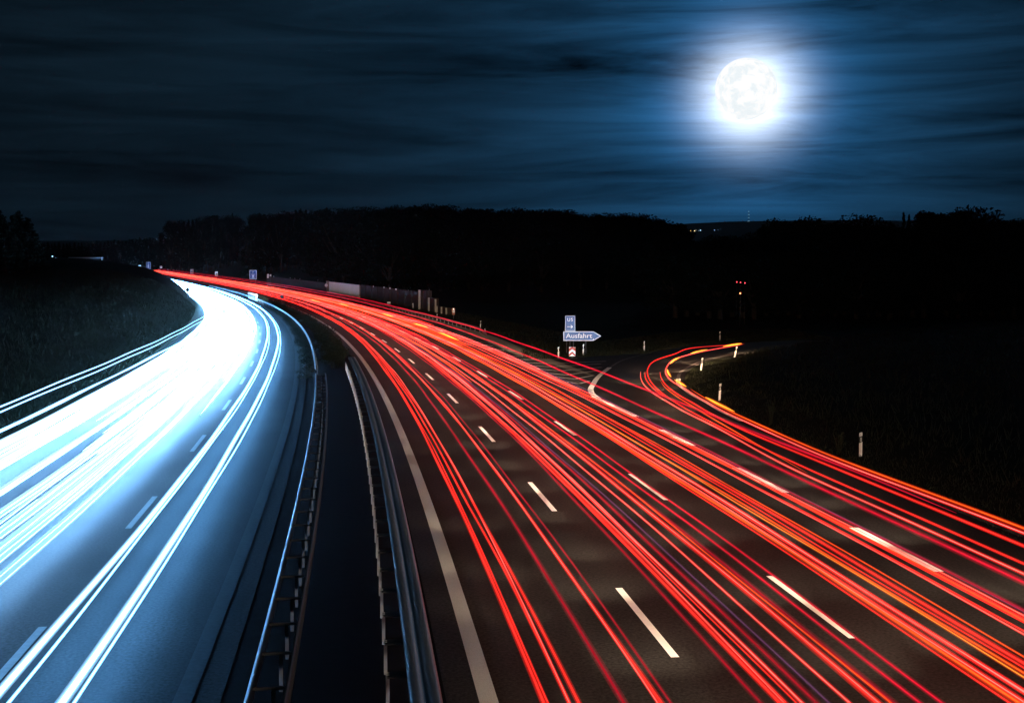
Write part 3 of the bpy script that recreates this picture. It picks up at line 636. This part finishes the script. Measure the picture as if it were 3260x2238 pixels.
t = empty('round_sign', (*[float(v) for v in road(21, 344)], float(g(344))), 0); tag(t, 'round white speed sign left of the ribbed barrier panel', 'road sign')
def disc(name, r, th, mt, parent, y, z, n=20):
    V, F = [], []; cyl(V, F, (0, y, z), (0, y + th, z), r, r, n); return obj(name, mesh(name, V, F), mt, parent)
disc('red_rim', .45, .03, simple('sign_rim_pale', (.8, .45, .38), .4), t, 0, 2.27); disc('sign_face', .34, .02, SWARM, t, -.022, 2.27); obj('numeral_bar', boxmesh('n', (0, -.03, 2.27), .3, .01, .2), simple('sign_grey', (.5, .42, .36), .5), t); pole(t, 0, 2.1, y=.07)
t = empty('emergency_phone', (*[float(v) for v in road(20.4, 187)], 0), 0); tag(t, 'orange emergency phone pillar with a white numbered plate on the verge', 'emergency phone')
OR = simple('phone_orange', (.45, .12, .05), .5)
obj('housing', boxmesh('h', (0, 0, 1.25), .46, .3, .85), OR, t); obj('number_plate', boxmesh('h', (.02, -.16, 1.22), .30, .02, .46), SWARM, t); text('1', .34, GREYB, t, 'numeral', .02, 1.22, -.18)
disc('lamp', .08, .03, emis('phone_lamp', (1, .8, .6), 2.5), t, -.17, 1.56, 10); pole(t, 0, .9, .05, 0); obj('base_shelf', boxmesh('h', (0, -.02, .74), .4, .26, .16), OR, t)
# seen-from-behind round signs
for (s, y, z, lb) in ((-1.5, 249, 2.0, 'dark round sign seen from behind on the bushy median'), (-19.6, 236, 1.6, 'dark round sign seen from behind at the foot of the left bank')):
    X, Y = road(s, y); t = empty('round_sign', (float(X), float(Y), float(terrain(X, Y)))); tag(t, lb, 'road sign'); disc('sign_back', .36, .03, BLACK, t, 0, z); pole(t, 0, z, y=-.02)

# ---------------- noise barrier ----------------
nb = empty('noise_barrier', (0, 0, 0)); tag(nb, 'long dark concrete noise barrier beyond the right guardrail, stepping down at its end', 'noise barrier')
def wallseg(name, s, y0, y1, z0, z1, th, mt, parent, n=None):
    ys = np.linspace(y0, y1, n or max(2, int((y1 - y0) / 6))); X, Y = road(np.full(len(ys), float(s)), ys)
    V, F = sweep(np.stack([X, Y, g(Y)], 1), [(-th / 2, z0), (th / 2, z0), (th / 2, z1), (-th / 2, z1)]); k = len(V)
    F = [tuple(int(v) for v in f) for f in F] + [(3, 2, 1, 0), (k - 4, k - 3, k - 2, k - 1)]; return obj(name, mesh(name, V, F), mt, parent)
wallseg('wall_panel', 23, 230, 303, -.3, 3.2, .2, CONC, nb, 20); wallseg('wall_panel', 23, 352, 470, -.3, 2.6, .2, CONC, nb, 20)
for y in np.arange(232, 302, 8.0): 
    X, Y = road(22.86, y); obj('post', boxmesh('p', (float(X), float(Y), float(g(Y)) + 1.5), .3, .3, 3.5, math.atan(-float(Ms(y)))), simple('post_dark', (.05, .04, .035), .9) if y == 232 else bpy.data.materials['post_dark'], nb)
wallseg('ribbed_backing', 23, 304, 350, .0, 3.1, .12, simple('backing', (.2, .09, .06), .8), nb, 12)
for i in range(24):
    V, F = [], []; X, Y = road(22.86, 305.5 + i * 1.9); box(V, F, (float(X), float(Y), float(g(Y)) + 1.75), .16, .95, 2.75, math.atan(-float(Ms(305)))); obj('panel_rib', mesh('ribs', V, F), CREAM, nb)
wallseg('plinth', 22.7, 304, 351, .0, .34, .5, CREAM, nb, 12)
X, Y = road(22.8, 352); obj('pier', boxmesh('p', (float(X), float(Y), float(g(Y)) + 1.6), .8, .8, 3.4), simple('pier_brown', (.25, .16, .12), .9), nb)
for y0, h, w_ in ((228, 3.6, .55), (224, 3.65, 1.6), (217.5, 2.4, 1.6), (210.5, 1.15, 1.0), (206, 1.1, 1.0)):
    wallseg('end_block', 23, y0 - (1.2 if h > 3.62 or h < 3 else 0), y0 + 2.6, -.2, h, .9, CONC, nb, 2)
for y0, h in ((229.5, 3.6), (220.5, 2.4), (214, 2.3), (208.5, 1.15), (204.2, 1.1), (212.8, 1.15)):
    X, Y = road(22.45, y0); obj('end_post', boxmesh('p', (float(X), float(Y), float(g(Y)) + h / 2), .28 if h < 3 else .55, .25, h), CONCL, nb)
for px, py in ((1189, 912), (1223, 915), (1242, 918), (1261, 921), (1300, 925), (1367, 923), (1040, 896), (873, 880), (925, 885), (940, 886.5), (956, 888), (1013, 892)):
    # small reflectors on stalks behind the wall
    yb = 260 if px > 1100 else 400; kk = yb / FX; X = (px - 1630) * kk; Zt = CH - (py - YH) * kk; gz = float(terrain(X, yb))
    t = empty('barrier_reflector', (X, yb, gz)); tag(t, 'tiny pale reflector on a stalk along the top of the noise barrier', 'reflector', 'reflectors above the noise barrier')
    obj('reflector', boxmesh('r', (0, 0, Zt - gz), .12, .05, .26), REFL, t); V, F = [], []; cyl(V, F, (0, .05, 0), (0, .05, Zt - gz), .02, .02, 6); obj('stalk', mesh('s', V, F), BLACK, t)

# ---------------- far gantry, lamps, mast, village ----------------
t = empty('sign_gantry', (-298, 880, 5)); tag(t, 'faint pale sign gantry spanning a far road at the left', 'gantry')
gz = CH + (855 - 823) / FX * 880 - 5
for x in (-11.5, 11.5): obj('leg', boxmesh('l', (x, 0, gz / 2), .6, .6, gz), SWHITE, t)
obj('crossbeam', boxmesh('l', (0, 0, gz + .3), 23.6, .7, .9), SWHITE, t); obj('sign_panel', boxmesh('l', (4.5, -.4, gz - 1.6), 10, .2, 2.6), simple('gantry_blue', (.06, .12, .2), .6), t)
spot((-298, 850, 8), (-298, 880, 12), 900, (.45, .7, 1), 90)  # bluish spot aimed at the gantry to light it, not a headlight
def lamp(x, y, ztop, r, col, k, name, label, group, cat='lamp', base=None):
    gz = float(terrain(x, y)) if base is None else base; t = empty(name, (x, y, gz)); tag(t, label, cat, group)
    V, F = [], []; cyl(V, F, (0, 0, 0), (0, 0, ztop - gz - r * .8), r * .18, r * .12, 6); obj('pole', mesh('p', V, F), BLACK, t)
    V, F = [], []; n = 8
    for a in range(5):
        for b in range(n): th = math.pi * (a + .5) / 5; V.append((r * math.sin(th) * math.cos(2 * math.pi * b / n), r * math.sin(th) * math.sin(2 * math.pi * b / n), ztop - gz + r * math.cos(th)))
    F = [(a * n + b, a * n + (b + 1) % n, (a + 1) * n + (b + 1) % n, (a + 1) * n + b) for a in range(4) for b in range(n)] + [tuple(range(n))[::-1], tuple(range(4 * n, 5 * n))]
    key = '%s%.2f' % (str(col), k)
    if key not in EM: EM[key] = emis('lamp_' + name, col, k)
    obj('lamp_head', mesh('h', V, F, True), EM[key], t)
def plamp(px, py, d, rpx, *a, **kw): lamp((px - 1630) / FX * d, d, CH - (py - YH) / FX * d, rpx / FX * d, *a, **kw)
plamp(171, 817, 800, 2.2, (.4, .75, 1), 3, 'street_lamp', 'brighter of two bluish lamps at the far left', None)
plamp(181.5, 822, 800, 1.5, (.3, .6, 1), 2, 'street_lamp', 'fainter lower lamp beside the bright bluish one at far left', None)
# ridge
def ridge(name, px, py, d, dn, mt):
    P = [((x - 1630) / FX * d, CH - (y - YH) / FX * d) for x, y in zip(px, py)]; V, F = [], []
    xs = np.linspace(P[0][0], P[-1][0], 160); zs = np.interp(xs, [p[0] for p in P], [p[1] for p in P]) + rng.random(160) * d * .0006
    for x, z in zip(xs, zs): V += [(x, d - dn, -2), (x, d - dn * .4, z * .6), (x, d, z), (x, d + dn, -2)]
    for i in range(159): F += [(i * 4 + j, i * 4 + j + 4, i * 4 + j + 5, i * 4 + j + 1) for j in range(3)]
    return obj(name, mesh(name, V, F, True), mt, kind='structure')
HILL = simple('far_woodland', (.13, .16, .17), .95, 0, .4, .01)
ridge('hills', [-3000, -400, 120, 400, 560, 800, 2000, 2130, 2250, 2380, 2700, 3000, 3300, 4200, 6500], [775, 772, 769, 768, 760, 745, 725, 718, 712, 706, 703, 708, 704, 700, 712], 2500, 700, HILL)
mt_ = empty('radio_mast', ((2380 - 1630) / FX * 2480, 2480, CH + (855 - 708) / FX * 2480)); tag(mt_, 'tiny lit radio mast on the far hill below the moon', 'mast')
V, F = [], []
for a in range(3): cyl(V, F, (1.2 * math.cos(a * 2.1), 1.2 * math.sin(a * 2.1), -3), (.15 * math.cos(a * 2.1), .15 * math.sin(a * 2.1), 21.5), .16, .1, 5)
for z in range(0, 20, 2): box(V, F, (0, 0, z), 1.4 - z * .05, .12, .12); box(V, F, (0, 0, z + 1), .12, 1.4 - z * .05, .12)
obj('lattice', mesh('lattice', V, F), STEELD, mt_)
ML = emis('mast_lamp', (.35, .7, 1), 1.2)
for z, w in ((20.2, 1.3), (14.2, 1.6), (8, 2.0), (1.5, 2.6)):
    for e in (-1, 1): obj('lamp', boxmesh('l', (e * w / 2 * .8, 0, z), .7, .7, .8), ML, mt_)
for x, y, r, c, k in ((2157, 732.5, 1.6, (.6, .85, 1), 3), (2161, 734, 1.0, (.5, .8, 1), 2), (2196.5, 736, 1.3, (1, .6, .15), 1.5), (2209, 736.5, 1.5, (1, .8, .4), 2.4), (2213, 734, .8, (.9, .8, .6), 1), (2222, 736, .9, (.4, .7, 1), 1), (2227.5, 734.5, 1.4, (.4, .75, 1), 2.5), (2272, 734, 1.2, (.3, .55, 1), 1.5), (2283, 733.5, .8, (.2, .4, .8), .8), (2291, 731, .7, (.2, .35, .6), .5)):
    plamp(x, y, 1500, r, c, k, 'village_lamp', 'tiny village light at the foot of the far hill', 'village lights below the hill', base=CH + (855 - y - 6) / FX * 1500)
for x, y, lb in ((2344.5, 898, 'left of three small red lamps in the darkness right of the forest'), (2356.5, 899.5, 'middle of three small red lamps in the darkness'), (2370.5, 901, 'right of three small red lamps in the darkness')):
    plamp(x, y, 175, 1.9, (1, .07, .09), 3, 'signal_lamp', lb, 'three red signal lamps')
plamp(2356, 934, 165, 2.6, (1, .22, .08), 5, 'signal_lamp', 'single brighter red lamp below the three small ones', None)

# ---------------- the moon ----------------
R = 67 * 1.4027 / FX * 9000
mo = bpy.data.meshes.new('moon'); import bmesh
bm = bmesh.new(); bmesh.ops.create_uvsphere(bm, u_segments=64, v_segments=32, radius=R); bm.to_mesh(mo); bm.free()
mo.polygons.foreach_set('use_smooth', [True] * len(mo.polygons))
mm = bpy.data.materials.new('moon'); mm.use_nodes = True; t = mm.node_tree; t.nodes.clear()
e = t.nodes.new('ShaderNodeEmission'); o_ = t.nodes.new('ShaderNodeOutputMaterial'); t.links.new(e.outputs[0], o_.inputs[0])
c = t.nodes.new('ShaderNodeTexCoord'); mpn = t.nodes.new('ShaderNodeMapping'); mpn.inputs['Scale'].default_value = (1 / R,) * 3; mpn.inputs['Location'].default_value = (.35, .1, .62)
n = t.nodes.new('ShaderNodeTexNoise'); n.inputs['Scale'].default_value = 2.5; n.inputs['Detail'].default_value = 9; n.inputs['Roughness'].default_value = .68; n.inputs['Distortion'].default_value = .3
t.links.new(c.outputs['Object'], mpn.inputs[0]); t.links.new(mpn.outputs[0], n.inputs[0])
rp = t.nodes.new('ShaderNodeValToRGB'); rp.color_ramp.elements[0].position = .43; rp.color_ramp.elements[0].color = (.84, .90, .93, 1); rp.color_ramp.elements[1].position = .53; rp.color_ramp.elements[1].color = (1.0, 1.0, 1.0, 1)
t.links.new(n.outputs[0], rp.inputs[0]); t.links.new(rp.outputs[0], e.inputs[0]); e.inputs[1].default_value = 1.03
obj('moon', mo, mm, label='huge pale full moon glowing behind thin streaky cloud', cat='moon', loc=Vector((0, 0, CH)) + MOON * 9000)

# ---------------- vegetation ----------------
def leaf_quads(C, size, nrm=None):
    """random leaf-sized quads at centres C"""
    n = len(C); a = rng.normal(size=(n, 3)); a /= np.linalg.norm(a, axis=1)[:, None]; b = rng.normal(size=(n, 3)); b -= a * (a * b).sum(1)[:, None]; b /= np.linalg.norm(b, axis=1)[:, None]
    s = size * (.6 + .8 * rng.random((n, 1))); a *= s; b *= s * .6
    V = np.stack([C - a, C - b, C + a, C + b], 1).reshape(-1, 3); return V, np.arange(4 * n).reshape(-1, 4)
def broadleaf(h=10, w=4.2, n=5200, seed=0):
    r = np.random.default_rng(seed); V, F = [], []; cyl(V, F, (0, 0, -.5), (.1, 0, h * .45), .28, .18); tips = []
    for i in range(9):
        a = i * 2.4; z0 = h * (.2 + .05 * (i % 5)); rr = w * (.35 + .5 * r.random()); tip = (rr * math.cos(a), rr * math.sin(a), h * (.45 + .42 * r.random())); cyl(V, F, (0.05, 0, z0), tip, .12, .03, 6); tips.append(tip)
    tips.append((0, 0, h * .85)); tr = mesh('trunk', V, F)
    cl = []
    for _ in range(34):
        a = r.random() * 6.283; q = math.sqrt(r.random()); zc = .18 + .78 * r.random(); wid = w * math.sin(math.pi * min(1, max(.1, (zc * .86)))) ** .6
        cl.append((q * wid * math.cos(a), q * wid * math.sin(a), h * zc, w * (.18 + .2 * r.random())))
    cl = np.array(cl); idx = r.integers(0, len(cl), n); d = r.normal(size=(n, 3)); d /= np.linalg.norm(d, axis=1)[:, None]; d *= (r.random((n, 1)) ** .4)
    C = cl[idx, :3] + d * cl[idx, 3:4] * np.array([1.15, 1.15, .8]); V, F = leaf_quads(C, .12 * h / 10 + .03); return tr, mesh('crown', V, F)
def conifer(h=12, w=2.6, n=4200, seed=0):
    r = np.random.default_rng(seed); V, F = [], []; cyl(V, F, (0, 0, -.5), (0, 0, h), .24, .02, 7); tr = None
    C = []; nb = 90
    for i in range(nb):
        z = h * (.1 + .9 * (i / nb) ** .9); L_ = w * (1 - z / h) ** .8 * (.55 + .6 * r.random()) + .12; a = r.random() * 6.283; m = max(6, int(n / nb * L_ / (w * .6)))
        t_ = r.random(m) ** .8; dr = -.18 * t_ * L_ + .12 * L_ * t_ ** 2 * 2; sp = (1 - t_) * .22 * L_ + .06
        C.append(np.stack([math.cos(a) * L_ * t_ + r.normal(size=m) * sp, math.sin(a) * L_ * t_ + r.normal(size=m) * sp, z + dr + r.normal(size=m) * .1], 1))
        if i % 3 == 0: cyl(V, F, (0, 0, z), (math.cos(a) * L_ * .8, math.sin(a) * L_ * .8, z - .05 * L_), .03, .008, 4)
    tr = mesh('trunk', V, F); C = np.concatenate(C); V, F = leaf_quads(C, .16 + .006 * h); return tr, mesh('crown', V, F)
BL = [broadleaf(10, 4.2, 12000, 1), broadleaf(10, 3.4, 10000, 2), broadleaf(10, 5.0, 13000, 3)]; CF = [conifer(12, 2.6, 4200, 4), conifer(12, 3.3, 4600, 5), conifer(12, 2.2, 3600, 6)]
for a, b in BL: a.materials.append(BARK); b.materials.append(LEAF)
for a, b in CF: a.materials.append(BARK); b.materials.append(NEEDLE)
def tree(kind, i, x, y, zt, label, group, wide=1.0):
    wide = min(wide, 1.6)
    src = (BL if kind == 'b' else CF)[i % 3]; gz = float(terrain(x, y)) - .2; h = zt - gz; sc = h / (10.4 if kind == 'b' else 12)
    t = empty('broadleaf_tree' if kind == 'b' else 'conifer_tree', (x, y, gz), random.random() * 6.28); t.scale = (sc * wide, sc * wide, sc); tag(t, label, 'tree', group)
    obj('trunk', src[0], None, t); obj('crown', src[1], None, t)
prof = [(530, 768), (545, 702), (620, 700), (695, 686), (740, 682), (800, 680), (842, 668), (900, 675), (954, 660), (1010, 672), (1080, 665), (1180, 671), (1304, 668), (1347, 660), (1445, 672), (1585, 674), (1640, 672), (1753, 678), (1865, 688), (1990, 688), (2105, 699), (2146, 716), (2165, 745)]
pxs = np.array([p[0] for p in prof]); pys = np.array([p[1] for p in prof])
def top(px): return float(np.interp(px, pxs, pys))
ft = 0
for row, (d, step, lo) in enumerate(((400, 22, 0), (430, 30, 2), (365, 34, 26), (335, 40, 62))):
    px = 556.0 + row * 9
    while px < 2135:
        dd = d + random.uniform(-12, 12); X = (px - 1630) / FX * dd
        # keep clear of the road
        s_ = (X - float(M(dd))) / math.sqrt(1 + float(Ms(dd)) ** 2)
        if s_ < 34: dd = dd + 0; 
        if s_ >= 34:
            con = (px < 1150 and random.random() < .4) or random.random() < .06; py = top(px) + lo + random.uniform(-11, 14) - (5 if con else 0); zt = CH - (py - YH) / FX * dd
            tree('c' if con else 'b', ft, X, dd, zt, ('dark spiky conifer' if con else 'dark round-topped tree') + ' in the black forest behind the noise barrier', 'forest trees behind the barrier', 1.6 if con else 1.1); ft += 1
        px += step * random.uniform(.8, 1.25)
# forest edge where it meets the far road
for px in range(545, 1010, 16):
    dd = 560 + random.uniform(-15, 15); X = (px - 1630) / FX * dd; s_ = (X - float(M(dd))) / math.sqrt(1 + float(Ms(dd)) ** 2)
    if s_ > 26: tree('c' if random.random() < .6 else 'b', px, X, dd, CH - (top(px) + 4 + random.uniform(-3, 12) - YH) / FX * dd, 'dark tree of the forest edge above the distant red trails', 'forest-edge trees far up the road', .8)
for px in list(range(548, 760, 14)):
    dd = 760 + random.uniform(-15, 15); X = (px - 1630) / FX * dd
    tree('c' if random.random() < .6 else 'b', px, X, dd, CH - (top(px) + random.uniform(0, 10) - YH) / FX * dd, 'dark tree at the far left corner of the forest', 'far-corner forest trees', .7)
# low far wood on the left
px = 60
while px < 545:
    dd = 1000 + random.uniform(-40, 40); py = np.interp(px, [100, 240, 420, 450, 500, 540], [772, 771, 764, 754, 757, 748]) + random.uniform(-3, 6)
    tree('c', int(px), (px - 1630) / FX * dd, dd, CH - (py - YH) / FX * dd, 'tiny dark conifer in the low far wood at the left', 'far wood at the left', 1.3); px += random.uniform(9, 15)
# conifers on the left bank
for i, (px, py, dd) in enumerate(((-40, 668, 150), (8, 673, 150), (48, 688, 152), (66, 676, 160), (92, 694, 158), (118, 745, 165), (20, 700, 146), (128, 762, 170), (-90, 660, 155))):
    tree('c', i, (px - 1630) / FX * dd, dd, CH - (py - YH) / FX * dd, ['spruce cut by the left frame edge', 'tall spruce at the left frame edge', 'spruce second from the left frame edge', 'pointed spruce in the middle of the left-bank clump', 'spruce near the right side of the left-bank clump', 'shorter spruce at the right end of the left-bank clump', 'spruce low in front of the left-bank clump', 'smallest spruce at the foot of the left-bank clump', 'spruce just beyond the left edge of the picture'][i], 'spruces on the left bank', 1.7)
# right-hand tree line
RT = [(2150, 748, 'b'), (2185, 752, 'b'), (2230, 756, 'b'), (2275, 750, 'b'), (2320, 752, 'b'), (2365, 752, 'b'), (2405, 742, 'b'), (2440, 712, 'b'), (2475, 697, 'b'), (2510, 706, 'b'), (2550, 722, 'b'), (2600, 704, 'b'), (2640, 716, 'b'), (2690, 704, 'b'), (2720, 692, 'b'), (2760, 722, 'b'), (2800, 735, 'b'), (2840, 730, 'b'), (2871, 678, 'c'), (2888, 686, 'c'), (2930, 725, 'b'), (2965, 690, 'b'), (3005, 658, 'b'), (3040, 668, 'b'), (3080, 690, 'b'), (3120, 695, 'b'), (3160, 712, 'b'), (3210, 706, 'b'), (3260, 698, 'b'), (3310, 700, 'b')]
for i, (px, py, kd) in enumerate(RT):
    if kd == 'c': lb = 'thin spiky tree sticking up on the right horizon'
    elif px in (3005,): lb = 'biggest round dark tree crown on the right horizon'
    elif px in (2475,): lb = 'round dark tree crown just right below the moon'
    elif px in (2720,): lb = 'broad dark crown midway along the right horizon'
    else: lb = 'low black tree in the right-hand tree line'
    dd = 240 + (i * 37 % 30); tree(kd, i, (px - 1630) / FX * dd, dd, CH - (py - YH) / FX * dd, lb, 'right-hand tree line', .42 if kd == 'c' else (1.15 if py < 700 else 1.0))
for i in range(34):
    px = 2150 + i * 36; dd = 200 + random.uniform(-10, 10); tree('b', i, (px - 1630) / FX * dd, dd, CH - (800 + random.uniform(0, 20) - YH) / FX * dd, 'low black thicket tree in front of the right-hand tree line', 'thicket in front of the right tree line', 1.7)
# bushes in the median and shrubs at the oncoming side
def bushmesh(seed, n=900, h=1.2):
    r = np.random.default_rng(seed); V, F = [], []
    for i in range(7): a = i * .9; cyl(V, F, (0, 0, -.1), (.5 * math.cos(a), .5 * math.sin(a), h * .7), .02, .006, 4)
    cl = np.stack([r.normal(size=12) * .45, r.normal(size=12) * .45, h * (.25 + .6 * r.random(12))], 1); d = r.normal(size=(n, 3)); d /= np.linalg.norm(d, axis=1)[:, None]
    C = cl[r.integers(0, 12, n)] + d * .38 * r.random((n, 1)) ** .4; C[:, 2] = np.abs(C[:, 2]); V2, F2 = leaf_quads(C, .055); return mesh('stems', V, F), mesh('leaves', V2, F2)
BM = [bushmesh(11), bushmesh(12), bushmesh(13)]; SM = [bushmesh(21, 700, 1.0), bushmesh(22, 700, 1.0)]
for a, b in BM: a.materials.append(BARK); b.materials.append(BUSHM)
for a, b in SM: a.materials.append(BARK); b.materials.append(SHRUBM)
def bush(src, s, y, sc, label, group, name='bush'):
    X, Y = road(s, y); t = empty(name, (float(X), float(Y), float(g(Y)) - .05), random.random() * 6.28); t.scale = (sc, sc, sc * random.uniform(.8, 1.1)); tag(t, label, 'bush', group)
    obj('stems', src[0], None, t); obj('leaves', src[1], None, t)
y = 97
i = 0
while y < 300:
    bush(BM[i % 3], -2.5 + random.uniform(-.45, .55), y, random.uniform(.75, 1.15), 'dark bush in the planted strip of the median', 'bushes along the median'); y += 2.4 + y * .012; i += 1
y = 88; i = 0
while y < 230:
    bush(SM[i % 2], -4.65 + random.uniform(-.12, .12), y, random.uniform(.5, .68), 'blue-lit shrub on the oncoming side of the median rail', 'shrubs beside the oncoming lanes', 'shrub'); y += 2.3 + y * .012; i += 1
for x, y_, h, lb in ((13.75, 52.5, 1.2, 'tall wispy weed at the edge of the exit lane, nearer one'), (12.95, 62.4, 1.7, 'tallest dry weed beside the exit lane, farther one')):
    V, F = [], []
    for i in range(26):
        a = random.random() * 6.28; q = random.uniform(.05, .32); hh = h * random.uniform(.5, 1); p0 = (random.uniform(-.08, .08), random.uniform(-.08, .08), 0); p1 = (q * math.cos(a), q * math.sin(a), hh * .8); cyl(V, F, p0, p1, .008, .004, 3)
        for _ in range(6): c_ = np.array(p1) * random.uniform(.6, 1.05) + np.random.default_rng(i).normal(size=3) * .03; b_ = len(V); V += [tuple(c_ + (-.02, 0, 0)), tuple(c_ + (.0, .01, .05)), tuple(c_ + (.02, 0, 0))]; F.append((b_, b_ + 1, b_ + 2))
    obj('tall_weed', mesh('weed', V, F), GRASSL, label=lb, cat='plant', loc=(x, y_, float(terrain(x, y_))))
def blades(name, n, fx, h, label=None, w=.03):
    x, y = fx(n); z = terrain(x, y); n = len(x); hh = h * (.4 + rng.random(n)); a = rng.random(n) * 6.283; lean = rng.normal(size=(n, 2)) * .35 * hh[:, None]
    b = np.stack([x, y, z - .02], 1); dx = np.stack([np.cos(a) * w, np.sin(a) * w, 0 * a], 1); tp = b + np.stack([lean[:, 0], lean[:, 1], hh], 1)
    V = np.stack([b - dx, b + dx, tp], 1).reshape(-1, 3); o = obj(name, mesh(name, V, np.arange(3 * n).reshape(-1, 3)), GRASSL, label=label, cat='grass', kind='stuff')
def fleft(n):
    y = 28 + rng.random(n) ** 1.4 * 200; s = -18.3 - rng.random(n) ** 1.3 * 20; X, Y = road(s, y); return X, Y
def clump(x, y, sc=.55): 
    q = np.sin(x * 1.7 + 2 * np.sin(y * .9)) * np.sin(y * 1.3 + np.sin(x * 2.1)) + rng.normal(size=len(x)) * .5; k = q > -.2; return x[k], y[k]
def fverge(n):
    y = 8 + rng.random(n) ** 1.2 * 96; x = rampx(y) + .35 + rng.random(n) ** 1.6 * 4.0; return x, y
def fbank(n):
    y = 20 + rng.random(n) * 95; x = rampx(y) + 3 + rng.random(n) * 26; return x, y
def ftri(n):
    x = 1 + rng.random(n) * 34; y = np.interp(x, [0, 3, 6, 12, 19, 30, 40], [107.5, 106.6, 109.2, 114, 127.5, 135, 139]) + rng.random(n) ** 1.3 * 22; return x, y
def frail(n):
    y = 108 + rng.random(n) * 180; s = 17.4 + rng.random(n) * 9; X, Y = road(s, y); return X, Y
blades('grass_left_bank', 70000, lambda n: clump(*fleft(n)), .40, 'rough blue-lit grass on the left embankment')
blades('grass_verge', 30000, fverge, .16, 'short grass along the right edge of the exit lane', .014)
blades('grass_right_bank', 34000, lambda n: clump(*fbank(n)), .45, 'dim tall grass on the dark slope right of the exit')
blades('grass_gore', 22000, ftri, .32, 'grass around the exit sign beyond the gore')
blades('grass_barrier', 16000, frail, .30, 'grass between the guardrail and the noise barrier')

# ---------------- thin night haze ----------------
if HAZE:
    V, F = [], []; box(V, F, (-500, 3000, 65), 12000, 6400, 140)
    hm = bpy.data.materials.new('haze'); hm.use_nodes = True; t = hm.node_tree; t.nodes.clear(); o_ = t.nodes.new('ShaderNodeOutputMaterial'); p = t.nodes.new('ShaderNodeVolumePrincipled')
    p.inputs['Color'].default_value = (.9, .93, 1, 1); p.inputs['Density'].default_value = HAZE; p.inputs['Anisotropy'].default_value = .0
    t.links.new(p.outputs[0], o_.inputs['Volume']); obj('haze', mesh('haze', V, F), hm, kind='stuff')
